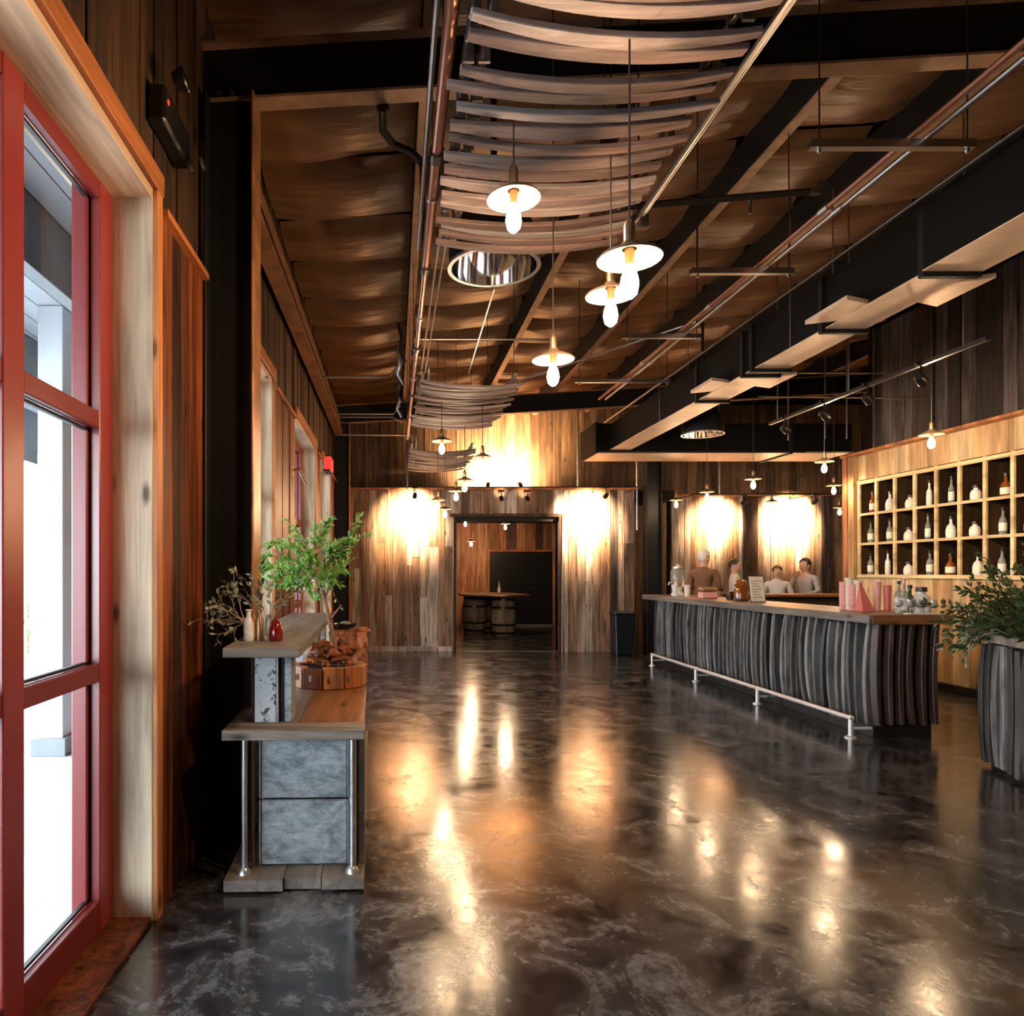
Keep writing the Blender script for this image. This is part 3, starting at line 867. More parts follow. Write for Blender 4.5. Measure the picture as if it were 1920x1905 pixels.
# ---- duct
t = thing('air_duct', 'long rectangular metal duct with lit underside and flared side outlets', 'duct', (3.45, 7, 3.30))
xa, xb, zb = 3.28, 3.59, 3.30
segs = [(-2.0, 4.26), (4.30, 5.27), (5.31, 6.30), (6.34, 6.47), (6.51, 7.45), (7.49, 10.5)]
for k, (a, b) in enumerate(segs):
    w = .03 if k == 0 else 0
    bbox('section', xa - w, xb + w, a, b, zb + .004, zb + .38 + w, M['duct_side'], t)
    bbox('underside', xa - w, xb + w, a, b, zb - .004, zb + .004, M['duct'], t, 0)
for y in (4.28, 5.29, 6.32, 6.49, 7.47):
    bbox('flange', xa - .03, xb + .03, y - .022, y + .022, zb - .035, zb + .40, M['black'], t)
for (y, s) in ((4.95, -1), (4.6, 1), (6.95, -1), (6.75, 1)):
    xe = xa if s < 0 else xb
    m = MB()
    q = [(xe, y - .16, zb - .0), (xe, y + .16, zb - .0), (xe + s * .20, y + .24, zb - .0), (xe + s * .20, y - .24, zb - .0)]
    top = [(p_[0], p_[1], zb + .03) for p_ in q]
    m.add(q + top, [(0, 1, 2, 3), (4, 5, 6, 7), (0, 1, 5, 4), (1, 2, 6, 5), (2, 3, 7, 6), (3, 0, 4, 7)])
    m.build('side_outlet', M['duct'], t)
for y in (2.5, 5.7, 8.5):
    for xx in (xa - .02, xb + .02):
        pipe('hanger_rod', [(xx, y, zb), (xx, y, zc(xx))], .005, M['steel'], t, 5)
t = thing('cross_duct', 'horizontal cross duct at the far end of the long duct, over the bar', 'duct', (5.2, 10.95, 3.25))
bbox('section', 3.10, 6.95, 10.52, 11.35, 3.264, 3.70, M['duct_side'], t)
bbox('underside', 3.10, 6.95, 10.52, 11.35, 3.256, 3.264, M['duct'], t, 0)
bbox('end_cap', 3.06, 3.10, 10.50, 11.37, 3.25, 3.72, M['duct_side'], t)
bbox('edge_strip', 3.10, 6.95, 10.50, 10.52, 3.25, 3.28, M['darkpipe'], t)
bbox('flange', 6.0, 6.05, 10.5, 11.38, 3.235, 3.72, M['black'], t)

# ---- mirror reflectors (tubular skylights)
for k, (x, y, z, lab) in enumerate(((.60, 4.15, 3.27, 'mirror lined round skylight tube below the closest stave canopy'), (4.19, 9.4, 3.31, 'small distant mirror lined skylight tube under the duct end'))):
    t = thing('skylight_tube', lab, 'skylight', (x, y, z), 'mirror skylight tubes')
    r = .265
    MB().lathe([(r, 0), (r - .012, .0), (r - .018, .10), (r - .05, .22), (r - .09, .30), (r - .16, .36), (r - .22, .385), (.012, .39)], (x, y, z), 32, cap=False).build('reflector', M['chrome'], t, True)
    MB().lathe([(r, 0), (r + .006, .10), (r - .03, .23), (r - .07, .31), (r - .14, .375), (.05, .41), (.05, .50)], (x, y, z), 32, cap=False).build('shell', M['black'], t, True)
    MB().lathe([(r - .012, -.004), (r + .012, -.004), (r + .012, .012), (r - .012, .012), (r - .012, -.004)], (x, y, z), 32, cap=False).build('rim', M['galv'], t, True)
    pipe('stem', [(x, y, z + .45), (x, y, zc(x) + .365)], .02, M['darkpipe'], t)

# ---- pendants
bulbm = MB().lathe([(.010, .055), (.014, .045), (.026, .015), (.030, -.01), (.024, -.038), (.010, -.052), (.001, -.055)], (0, 0, 0), 10).mesh('bulb', M['bulb'], True)
bulbs = MB().lathe([(.010, .055), (.014, .045), (.026, .015), (.030, -.01), (.024, -.038), (.010, -.052), (.001, -.055)], (0, 0, 0), 10).mesh('bulb_far', M['bulb_s'], True)
shadem = MB().lathe([(.022, .050), (.030, .036), (.055, .026), (.096, .006), (.102, .0), (.100, -.004), (.094, .002), (.054, .020), (.022, .028)], (0, 0, 0), 24, cap=False).mesh('lamp_shade', M['shade'], True)
sockm = MB().lathe([(.006, .125), (.012, .12), (.018, .10), (.018, .05), (.014, -.005), (.014, -.02)], (0, 0, 0), 10).mesh('socket', M['socket'], True)


def pendant(x, y, z, label, group, top=None, far=False, bulb_drop=.075):
    t = thing('pendant_lamp', label, 'lamp', (x, y, z), group)
    sk_ = None
    for nm, me in (('lamp_shade', shadem), ('socket', sockm), ('bulb', bulbs if far else bulbm)):
        o = link(nm, me, sk_ if nm == 'bulb' else t)
        o.location = (x, y, z - (bulb_drop if nm == 'bulb' else 0))
        if nm == 'bulb': o.matrix_parent_inverse = sk_.matrix_basis.inverted()
        if nm == 'socket': sk_ = o
    zt = top if top else zc(x) + .37
    pipe('cord', [(x, y, z + .12), (x, y, zt)], .0035, M['cord'], t, 5)
    return t


G1 = 'pendants under the stave canopies'
pendant(.45, 2.60, 2.85, 'small pendant with cream disc shade hung highest below the first stave canopy', G1, 3.15)
pendant(.745, 2.19, 2.44, 'largest looking cream disc pendant, closest to the viewer', G1, 3.15)
pendant(.886, 2.83, 2.58, 'cream disc pendant right behind the closest one', G1, None)
pendant(.766, 3.33, 2.47, 'cream disc pendant on its own beyond the mirror reflector', G1, None)
pendant(.48, 6.9, 2.75, 'distant cream disc pendant below the middle stave canopy', G1, 3.15, True)
pendant(.91, 7.1, 2.62, 'dark corded pendant below the far corner of the middle canopy', G1, 3.2, True)
pendant(.82, 8.0, 2.50, 'far bare looking bulb pendant in front of the bright back wall', G1, 3.15, True)
pendant(.82, 9.1, 2.51, 'far pendant bulb left of the doorway lintel, upper one', G1, None, True)
pendant(.60, 9.4, 2.42, 'far pendant bulb beside the left wall spot, lower one', G1, None, True)
pendant(.76, 10.3, 2.38, 'farthest pendant bulb of the canopy row', G1, None, True)
G2 = 'pendants over the bar'
pendant(4.77, 11.7, 2.66, 'pendant beyond the far end of the bar, near the steel column', G2, None, True)
pendant(4.52, 10.0, 2.60, 'pendant over the far part of the bar', G2, None, True)
pendant(4.70, 9.06, 2.66, 'pendant over the middle of the bar, hung from a long cord', G2, None, True)
pendant(4.97, 8.0, 2.72, 'pendant over the bar in front of the pale pillar', G2, None, True)
pendant(4.98, 6.42, 2.72, 'pendant over the near end of the bar in front of the bottle shelves', G2, None, True)
pendant(6.38, 10.05, 2.70, 'pendant just before the end of the pale pillar', G2, None, True)
pendant(6.55, 12.0, 2.66, 'pendant in the seating area between the two wall spots', G2, None, True)
pendant(7.72, 12.0, 2.56, 'pendant in the seating area beside the pillar', G2, None, True)
pendant(4.98, 4.6, 2.72, 'pendant over the bar planter outside the picture', G2, None, True)  # unseen lamp, added to brighten the bar wall
# inner room bulbs
for k, (x, y, z) in enumerate(((1.55, 15.0, 2.56), (2.45, 15.2, 2.50), (1.9, 17.0, 2.2))):
    pendant(x, y, z, 'small bulb in the inner room, ' + ['near the lintel on the side of the barrels', 'above the barrel table', 'low before the board wall'][k], 'inner room bulbs', 2.75, False)

# ---- spot heads and their light
def spot(x, y, z, tx, ty, tz, watts, ang, label, group, cat='spotlight', blend=1.0, c=(1, .66, .36), stem=.12, wall=None, body='blackgloss'):
    t = thing('spot_light', label, cat, (x, y, z), group)
    d = (Vector((tx, ty, tz)) - Vector((x, y, z))).normalized()
    P = Vector((x, y, z))
    hd_ = pipe('head', [P - d * .07, P - d * .055, P + d * .05], [.02, .034, .04], M[body], t, 12)
    pipe('lens', [P + d * .046, P + d * .052], .034, M['spotface'], hd_, 12)
    pipe('arm', [P - d * .02, P + Vector((0, 0, stem))], .008, M['black'], t, 6)
    bbox('mount', x - .05, x + .05, y - .018, y + .018, z + stem, z + stem + .03, M['black'], t)
    if wall is not None: pipe('wall_arm', [(x, y, z + stem + .02), (x, wall, z + stem + .02)], .008, M['black'], t, 6)
    l = bpy.data.lights.new('spot_beam', 'SPOT')
    l.energy = watts; l.spot_size = ang; l.spot_blend = blend; l.color = c; l.shadow_soft_size = .03
    o = bpy.data.objects.new('spot_beam', l)
    col.objects.link(o)
    o.location = P + d * .06
    o.rotation_euler = d.to_track_quat('-Z', 'Y').to_euler()
    setparent(o, t)
    return t


G3 = 'wall wash spots on the low back wall'
spot(.36, 11.75, 2.74, .30, 12.56, 2.42, 1300, 1.6, 'black spot lighting the boards by the far corner column', G3, wall=12.58)
spot(3.60, 11.75, 2.74, 3.52, 12.56, 2.42, 1300, 1.6, 'black spot lighting the boards between doorway and waste bin', G3, wall=12.58)
spot(1.90, 12.22, 2.74, 1.98, 13.58, 3.45, 12, 1.0, 'black spot tilted up above the doorway, window side', G3, wall=12.58)
spot(2.36, 12.22, 2.74, 2.3, 13.58, 3.45, 12, 1.0, 'black spot tilted up above the doorway, bar side', G3, wall=12.58)
for k, xx in enumerate((1.75, 2.35)):
    t = spot(xx, 12.85, 3.06, xx + (.15 if k == 0 else -.1), 13.58, 3.46, 1500, 2.4, 'uplight resting on the low enclosure roof, ' + ['window side', 'bar side'][k], 'uplights on the enclosure', stem=-.10)
G4 = 'wall wash spots in the seating area'
spot(6.5, 12.85, 2.74, 6.35, 13.6, 2.45, 900, 1.5, 'black spot lighting the seating area wall, nearer the steel column', G4, wall=13.62)
spot(7.78, 12.8, 2.74, 7.74, 13.6, 2.45, 1500, 1.6, 'black spot lighting the seating area wall, nearer the pillar', G4, wall=13.62)
# cable tracks
for xa, xb, y, yw, lab in ((-.2, 4.3, 11.75, 12.56, 'thin black light track in front of the low back wall'), (5.5, 8.6, 12.84, 13.6, 'thin black light track in the seating area')):
    t = thing('light_track', lab, 'track', ((xa + xb) / 2, y, 2.87))
    pipe('rail', [(xa, y, 2.885), (xb, y, 2.885)], .009, M['black'], t)
    for xx in (xa + .1, (xa + xb) / 2, xb - .1):
        pipe('bracket', [(xx, y, 2.885), (xx, yw + .02, 2.885)], .007, M['black'], t, 6)
# bar track
t = thing('bar_track', 'slanting looking black light track hung on rods above the bar', 'track', (4.07, 6.2, 3.05))
bbox('rail', 4.05, 4.09, 4.75, 7.5, 3.035, 3.065, M['darkpipe'], t)
for y in (4.95, 6.2, 7.35):
    pipe('rod', [(4.07, y, 3.06), (4.07, y, zc(4.07) + .37)], .006, M['steel'], t, 6)
G5 = 'track heads above the bar'
for k, (y, ty) in enumerate(((7.2, 9.3), (6.55, 8.6), (5.95, 7.9), (5.35, 7.2))):
    spot(4.07, y, 2.93, 6.7, ty, 2.15, 75, 1.3, 'track spot above the bar aimed at the bottle shelves, %s from the far end' % ['first', 'second', 'third', 'fourth'][k], G5, stem=.11, body='darkpipe', c=(1, .74, .44))
t = thing('conduit_grid', 'thin conduits in the dark roof space beyond the bar wall', 'conduit', (5.9, 9, 3.6))
pipe('tube', [(4.6, 8.6, 3.62), (6.6, 8.6, 3.60)], .010, M['steel'], t)
pipe('tube', [(4.6, 8.75, 3.66), (6.6, 8.75, 3.64)], .008, M['steel'], t)
pipe('tube', [(5.2, 8.9, 4.0), (6.6, 8.9, 4.0)], .008, M['steel'], t)
pipe('tube', [(5.9, 9.9, 3.16), (6.6, 9.9, 3.16)], .010, M['steel'], t)
for xx, yy in ((5.35, 8.6), (5.62, 8.6), (4.95, 8.7)):
    pipe('rod', [(xx, yy, 3.1), (xx, yy, zc(xx))], .009, M['steel'], t, 6)

# ---- emergency light and sign
t = thing('emergency_light', 'black emergency light with two round lamps on the boards over the window', 'emergency light', (-.98, 3.05, 3.4))
bbox('body', -1.045, -.965, 2.93, 3.30, 3.36, 3.52, M['blackgloss'], t, .012)
for y in (2.99, 3.24):
    MB().lathe([(.0, 0), (.035, .005), (.052, .05), (.048, .058), (.0, .05)], (0, 0, 0), 14).build('lamp_head', M['blackgloss'], t, True)
    o = t.children[-1]; o.location = (-.95, y, 3.56 if y < 3.1 else 3.34); o.rotation_euler = (0, 1.3, 0)
    MB().lathe([(.0, .0), (.03, .0), (.03, .012), (.0, .012)], (0, 0, 0), 12).build('lens', M['steel'], t, True)
    o = t.children[-1]; o.location = (-.90, y, 3.575 if y < 3.1 else 3.355); o.rotation_euler = (0, 1.3, 0)
bbox('indicator', -.966, -.962, 2.96, 2.98, 3.45, 3.47, M['exitred'], t)
t = thing('lit_sign', 'small red lit sign on the window wall above the last window', 'sign', (-.95, 10.0, 2.95))
bbox('housing', -1.0, -.90, 9.8, 10.2, 2.88, 3.10, M['black'], t)
bbox('face', -.915, -.885, 9.79, 10.19, 2.90, 3.08, M['exitred'], t)
bbox('end_face', -.99, -.90, 9.785, 9.80, 2.90, 3.08, M['exitred'], t)
t = thing('wall_hook', 'short metal bracket on the boards between the second and third window', 'bracket', (-.98, 6.9, 2.42))
pipe('arm', [(-1.0, 6.8, 2.44), (-.93, 6.8, 2.46), (-.90, 7.1, 2.36)], .012, M['socket'], t)
bbox('plate', -1.0, -.985, 6.75, 6.85, 2.38, 2.5, M['socket'], t)
# ================================================================ console by the window wall
con = thing('console_table', 'two tier weathered console of planks, pipes and galvanised panels in front of the column', 'console', (-.45, 3.14, 0))
for k, (xa, xb, dy) in enumerate(((-.765, -.50, -.01), (-.496, -.33, .012), (-.326, -.135, .0))):
    ubox('base_board', xa, xb, 3.13 + dy, 6.05, .012, .062, M['board_grey'], con)
bbox('plinth', -.70, -.2, 3.25, 6.0, 0, .012, M['black'], con)
bbox('front_board', -.775, -.13, 3.13, 3.29, .688, .735, M['board_greyx'], con)
ubox('shelf_board', -.77, -.45, 3.293, 6.05, .690, .735, M['board_grey'], con)
ubox('shelf_board', -.447, -.135, 3.293, 6.05, .690, .735, M['board_brown'], con)
bbox('core', -.61, -.225, 3.30, 5.95, .062, .688, M['substrate'], con, 0)
for z0, z1 in ((.066, .372), (.380, .686)):
    f = bbox('sheet_panel', -.622, -.215, 3.275, 3.30, z0, z1, M['galvpanel'], con, .006)
    bbox('folded_edge', -.632, -.622, 3.27, 3.31, z0, z1, M['galv'], f)
    bbox('folded_edge', -.215, -.205, 3.27, 3.31, z0, z1, M['galv'], f)
    ubox('side_board', -.222, -.20, 3.315, 5.9, z0, z1, M['board_brown'], con)
for (x, y) in ((-.685, 3.20), (-.188, 3.20), (-.685, 5.9), (-.188, 5.9)):
    l = pipe('pipe_leg', [(x, y, .062), (x, y, .69)], .014, M['galv'], con, 10)
    pipe('foot_flange', [(x, y, .062), (x, y, .072), (x, y, .09)], [.035, .034, .018], M['galv'], l, 12)
bbox('angle_iron', -.172, -.164, 3.22, 3.30, .062, .69, M['blackgloss'], con)
bbox('angle_iron', -.164, -.130, 3.292, 3.30, .062, .69, M['galv'], con)
pipe('brace', [(-.655, 3.26, .07), (-.655, 3.26, .68)], .007, M['copperpipe'], con)
for y in (3.29, 4.9, 5.6):
    f = bbox('riser', -.655, -.552, y, y + .18, .735, 1.065, M['distress'], con, .003)
    bbox('riser_edge', -.665, -.655, y - .006, y + .186, .735, 1.065, M['black'], f)
    bbox('riser_edge', -.552, -.540, y - .006, y + .186, .735, 1.065, M['galv'], f)
    bbox('riser_back', -.54, -.515, y + .02, y + .16, .735, 1.065, M['black'], f)
    bbox('riser_side', -.515, -.478, y + .01, y + .17, .735, 1.065, M['galvpanel'], f)
bbox('top_front', -.765, -.42, 3.10, 3.16, 1.066, 1.11, M['board_greyx'], con)
ubox('top_board', -.765, -.60, 3.163, 5.75, 1.066, 1.11, M['board_grey'], con)
ubox('top_board', -.598, -.42, 3.163, 5.75, 1.066, 1.11, M['board_grey'], con)
con.rotation_euler.z = math.radians(1.8)

# ---- vases on the top tier
ZT = 1.11


def vessel(name, label, cat, loc, prof, mat, group=None, n=14, extra=None):
    t = thing(name, label, cat, loc, group)
    MB().lathe(prof, loc, n).build('body', mat, t, True)
    if extra:
        for nm, pr, mt in extra:
            MB().lathe(pr, loc, n).build(nm, mt, t, True)
    return t


vessel('ceramic_bottle', 'slim white ceramic bottle holding twigs on the console top', 'vase', (-.715, 3.42, ZT), [(.024, 0), (.026, .01), (.026, .085), (.018, .105), (.012, .12), (.012, .15), (.015, .152)], M['whiteglaze'], 'vessels on the console', extra=[('rim', [(.013, .146), (.017, .148), (.017, .154), (.013, .155)], M['whiteglaze'])])
vessel('amber_bottle', 'slim tan bottle between white bottle and clear vase', 'vase', (-.667, 3.45, ZT), [(.02, 0), (.021, .01), (.021, .10), (.012, .12), (.010, .15)], M['socket'], 'vessels on the console', extra=[('neck_ring', [(.011, .14), (.014, .142), (.014, .152), (.011, .153)], M['socket'])])
vessel('glass_vase', 'clear glass vase holding green sprigs on the console top', 'vase', (-.622, 3.47, ZT), [(.022, 0), (.024, .006), (.022, .08), (.018, .11), (.020, .125)], M['glassy'], 'vessels on the console', extra=[('foot', [(.02, 0), (.026, .0), (.026, .006), (.02, .007)], M['glassy'])])
vessel('red_jar', 'squat deep red glass jar with lid on the console top', 'jar', (-.578, 3.40, ZT), [(.028, 0), (.034, .006), (.036, .03), (.034, .065), (.024, .085)], M['redglass'], 'vessels on the console', extra=[('lid', [(.024, .084), (.026, .086), (.024, .096), (.010, .104), (.006, .115), (.0, .118)], M['redglass'])])


def sprig(m, lm, start, d, ln, r, leafn, lsize, lmat, tmat, droop=.3, seed=0, curl=.35):
    rr = random.Random(seed)
    p = Vector(start); d = Vector(d).normalized()
    pts = [p.copy()]
    n = 7
    for i in range(n):
        d = (d + rvec(rr) * curl + Vector((0, 0, -droop * i / n * .4))).normalized()
        p = p + d * ln / n
        pts.append(p.copy())
    m.tube(pts, [r * (1 - .75 * i / n) for i in range(n + 1)], 5, tmat)
    for k in range(leafn):
        i = rr.randrange(2, n)
        q = pts[i].lerp(pts[i + 1], rr.random()) if i < n else pts[i]
        leaf_quads(lm, q, lsize * rr.uniform(.7, 1.2), lsize * .45, (pts[min(i + 1, n)] - pts[i - 1]).normalized() + rvec(rr) * .9, rvec(rr), lmat)
    return pts


t = thing('twig_arrangement', 'spray of dry curly grey twigs reaching toward the column', 'twigs', (-.71, 3.42, ZT + .1))
m, lm = MB(), MB()
for k in range(9):
    pts = sprig(m, lm, (-.715, 3.42, ZT + .08), (-.55 - .1 * k % .5, R.uniform(-.1, .25), .9 - .09 * k), R.uniform(.22, .34), .0032, 6, .035, M['leaf_p'], M['twig'], .5, 40 + k, .6)
    sprig(m, lm, pts[4], rvec(R) + Vector((-.6, 0, .2)), .12, .002, 4, .03, M['leaf_p'], M['twig'], .4, 90 + k, .7)
    sprig(m, lm, pts[5], rvec(R) + Vector((-.5, 0, .3)), .10, .002, 4, .03, M['leaf_p'], M['twig'], .4, 190 + k, .7)
m.build('twigs', None, t); lm.build('leaves', None, t)['kind'] = 'stuff'
t = thing('grass_arrangement', 'bunch of olive and tan dry grass in the slim bottles on the console', 'dried grass', (-.65, 3.46, ZT + .1))
m, lm = MB(), MB()
for k in range(16):
    sprig(m, lm, (-.667 + .05 * (k % 2), 3.45 + .02 * (k % 2), ZT + .09), (R.uniform(-.45, .55), R.uniform(-.2, .2), 1), R.uniform(.18, .34), .0022, 12, .032, M['leaf_p'] if k % 3 else M['leaf_d'], M['twig'] if k % 2 else M['twig_dark'], .3, 300 + k, .3)
m.build('stems', None, t); lm.build('leaves', None, t)['kind'] = 'stuff'

# ---- stave tub with bark, tree, burl
TZ = .736
tub = thing('planter_tub', 'low round tub of reddish wood blocks filled with bark on the lower console tier', 'planter', (-.41, 4.42, TZ))
ns, rt = 11, .215
for k in range(ns):
    a = 2 * PI * k / ns + .2
    w = 2 * rt * math.tan(PI / ns) * .97
    o = link('block', MB().box(-w / 2, w / 2, -.02, .028, 0, .128 + R.uniform(-.006, .006)).mesh('tub_block', M['tub'], bevel=.004), tub)
    o.location = (-.41 + rt * math.sin(a), 4.42 - rt * math.cos(a), TZ)
    o.rotation_euler = (0, 0, a)
MB().lathe([(.0, 0), (.19, 0), (.19, .105), (.0, .115)], (-.41, 4.42, TZ), 16).build('soil', M['soil'], tub)
m = MB()
for k in range(4):
    a = -.9 + k * .5
    m.box(-.41 + (rt + .03) * math.sin(a) - .006, -.41 + (rt + .03) * math.sin(a) + .006, 4.42 - (rt + .03) * math.cos(a) - .006, 4.42 - (rt + .03) * math.cos(a) + .006, TZ + .05, TZ + .085)
m.build('staple', M['galv'], tub)


def chunk(sz, seed):
    rr = random.Random(seed)
    bm = bmesh.new()
    bmesh.ops.create_icosphere(bm, subdivisions=2, radius=1)
    for v in bm.verts:
        k = 1 + .55 * noise.noise(v.co * 1.6 + Vector((seed, 0, 0)))
        v.co = Vector((v.co.x * sz[0] * k, v.co.y * sz[1] * k, v.co.z * sz[2] * k))
    me = bpy.data.meshes.new('bark_chunk'); bm.to_mesh(me); bm.free()
    me.materials.append(M['bark'])
    return me


chunks = [chunk((.075, .03, .022), 3), chunk((.05, .035, .03), 5), chunk((.06, .022, .02), 9), chunk((.04, .03, .03), 12)]
cw = ['along the tub front', 'at the tub rim toward the window', 'in the middle of the tub', 'at the foot of the tree', 'leaning on the burl', 'at the tub rim toward the floor']
for k in range(34):
    a = R.uniform(0, 2 * PI); rr_ = .16 * math.sqrt(R.random())
    o = link('bark_chunk', chunks[k % 4])
    h = .135 + .15 * (1 - rr_ / .17) * R.random() + (.09 * R.random() if math.cos(a) > 0 else 0)
    o.location = (-.41 + rr_ * math.sin(a), 4.44 + rr_ * math.cos(a), TZ + h)
    o.rotation_euler = (R.uniform(-.5, .5), R.uniform(-.5, .5), R.uniform(0, 6))
    tag(o, 'reddish piece of bark piled in the low wooden tub', 'bark', 'bark pieces in the tub')

st = thing('burl_stump', 'upright rough reddish burl block behind the bark filled tub', 'wood block', (-.32, 5.0, TZ))
bm = bmesh.new()
bmesh.ops.create_cube(bm, size=1)
bmesh.ops.subdivide_edges(bm, edges=bm.edges, cuts=7, use_grid_fill=True)
for v in bm.verts:
    p_ = v.co.copy()
    k = 1 + .16 * noise.noise(p_ * 4.0) + .10 * noise.noise(p_ * 9)
    v.co = Vector((p_.x * .25 * k, p_.y * .24 * k, (p_.z + .5) * .29 * (1 + .05 * noise.noise(p_ * 5))))
me = bpy.data.meshes.new('burl'); bm.to_mesh(me); bm.free(); me.materials.append(M['stump'])
o = link('burl', me, st); o.location = (-.32, 5.0, TZ)
o = link('bark_cap', chunks[0], st); o.location = (-.24, 4.95, TZ + .30); o.scale = (1.1, 1.3, .9)
t = thing('dark_tray', 'small dark dish with grey moss sitting on the burl block', 'dish', (-.33, 5.02, TZ + .30))
MB().lathe([(.0, 0), (.06, 0), (.085, .035), (.08, .035), (.055, .008), (0, .008)], (-.35, 5.03, TZ + .305), 16).build('dish', M['blackgloss'], t, True)
o = link('moss', chunk((.045, .045, .02), 21), t); o.location = (-.35, 5.03, TZ + .335); o.data.materials[0] = M['moss']

tr = thing('potted_tree', 'small leafy green tree with bare leaning trunk rising from the tub', 'tree', (-.37, 4.45, TZ + .1))
m, lm = MB(), MB()
trunk = [(-.365, 4.45, TZ + .09), (-.375, 4.45, .98), (-.405, 4.44, 1.12), (-.44, 4.43, 1.28), (-.48, 4.42, 1.42), (-.53, 4.42, 1.55)]
m.tube(trunk, [.017, .015, .014, .012, .010, .007], 8, M['trunk'])
m.tube([(-.41, 4.44, 1.14), (-.36, 4.40, 1.20), (-.33, 4.38, 1.24)], [.008, .006, .003], 6, M['trunk'])
rr = random.Random(5)
for k in range(34):
    s0 = Vector(trunk[3 + k % 3])
    tgt = Vector((-.565, 4.42, 1.58)) + Vector((rr.uniform(-.29, .27), rr.uniform(-.26, .26), rr.uniform(-.24, .22)))
    sprig(m, lm, s0, tgt - s0, (tgt - s0).length * 1.05, .0042, 52, .052, M['leaf'], M['trunk'], .25, 500 + k, .22)
for k in range(7):
    s0 = Vector(trunk[5])
    tgt = Vector((-.56, 4.42, 1.80)) + Vector((rr.uniform(-.25, .27), rr.uniform(-.2, .2), rr.uniform(-.02, .06)))
    sprig(m, lm, s0, tgt - s0, (tgt - s0).length * 1.08, .003, 10, .035, M['leaf'], M['twig_dark'], .1, 700 + k, .3)
for k in range(5):
    s0 = Vector(trunk[4])
    tgt = Vector((-.31, 4.42, 1.5 + .05 * k)) + Vector((rr.uniform(-.05, .1), rr.uniform(-.2, .2), 0))
    sprig(m, lm, s0, tgt - s0, (tgt - s0).length * 1.1, .003, 4, .035, M['leaf'], M['twig_dark'], .6, 800 + k, .5)
m.build('trunk', None, tr); lm.build('foliage', None, tr)['kind'] = 'stuff'

# ================================================================ bar
def bar_stave(w, depth, bow, h):
    n = 12
    v, f = [], []
    for i in range(n + 1):
        t_ = -1 + 2 * i / n
        ww = w * (1 - .22 * t_ * t_) / 2
        c = bow * (1 - t_ * t_) - bow * .35
        pr = depth * (1 - .12 * abs(t_) ** 3)
        z = h * i / n
        for (u, q) in ((-ww, 0), (ww, 0), (ww, pr), (-ww, pr)):
            v.append((u + c, -q, z))
    for i in range(n):
        a = i * 4
        for k in range(4):
            f.append((a + k, a + (k + 1) % 4, a + 4 + (k + 1) % 4, a + 4 + k))
    f.append((3, 2, 1, 0)); f.append((n * 4, n * 4 + 1, n * 4 + 2, n * 4 + 3))
    m = MB(); m.add(v, f)
    return m


bsv = [bar_stave(.043, .080, b_, .90).mesh('bar_stave', M['stave'], bevel=.004) for b_ in (-.038, -.055, -.028, -.046)]
bsw = [bar_stave(.046, .075, b_, .90).mesh('bar_stave_warm', M['stave_warm'], bevel=.004) for b_ in (-.030, -.042, -.024)]
bar = thing('bar_counter', 'long bar front clad in upright curved barrel staves', 'bar', (4.45, 8.5, 0))
bbox('carcass', 4.21, 4.70, 6.06, 11.08, 0, 1.02, M['black'], bar, 0)
bbox('kickboard', 4.19, 4.21, 6.06, 11.08, 0, .10, M['plank_char'], bar)
y = 6.10
while y < 11.06:
    o = link('stave', bsv[R.randrange(4)], bar)
    o.location = (4.21 + R.uniform(-.006, .006), y, .10 + R.uniform(-.02, .02)); o.rotation_euler = (R.uniform(-.025, .025), 0, -PI / 2 + R.uniform(-.3, .15))
    y += .103 * R.uniform(.85, 1.2)
x = 4.20
while x < 4.72:
    o = link('stave', bsw[R.randrange(3)], bar)
    o.location = (x, 6.06, .12 + R.uniform(-.01, .01)); o.rotation_euler = (0, R.uniform(-.02, .02), R.uniform(-.12, .12))
    x += .098
ct = thing('bar_worktop', 'worn wooden worktop running the whole length of the stave bar', 'worktop', (4.4, 8.5, 1.02))
for xa, xb in ((4.075, 4.29), (4.292, 4.53), (4.532, 4.76)):
    ubox('board', xa, xb, 5.93, 11.28, 1.022, 1.08, M['counter'], ct)
bbox('front_edge', 4.045, 4.073, 5.90, 11.28, 1.006, 1.081, M['board_grey'], ct)
bbox('end_edge', 4.075, 4.76, 5.90, 5.928, 1.0, 1.081, M['counter_end'], ct)

fr = thing('foot_rail', 'bright steel foot rail on posts along the front of the bar', 'foot rail', (4.0, 8.3, 0))
pipe('rail', [(3.99, 10.72, .175), (3.99, 6.03, .175)], .021, M['railsteel'], fr, 10)
for y in (10.70, 9.15, 7.6, 6.05):
    q = pipe('post', [(3.99, y, .0), (3.99, y, .175)], .021, M['railsteel'], fr, 10)
    pipe('flange', [(3.99, y, 0), (3.99, y, .008), (3.99, y, .02)], [.05, .05, .028], M['railsteel'], q, 14)
    pipe('bracket', [(3.99, y, .085), (4.17, y, .085)], .014, M['railsteel'], q, 8)
    o = MB().lathe([(0, -.026), (.018, -.019), (.026, 0), (.018, .019), (0, .026)], (3.99, y, .175), 10).build('elbow', M['railsteel'], q, True)

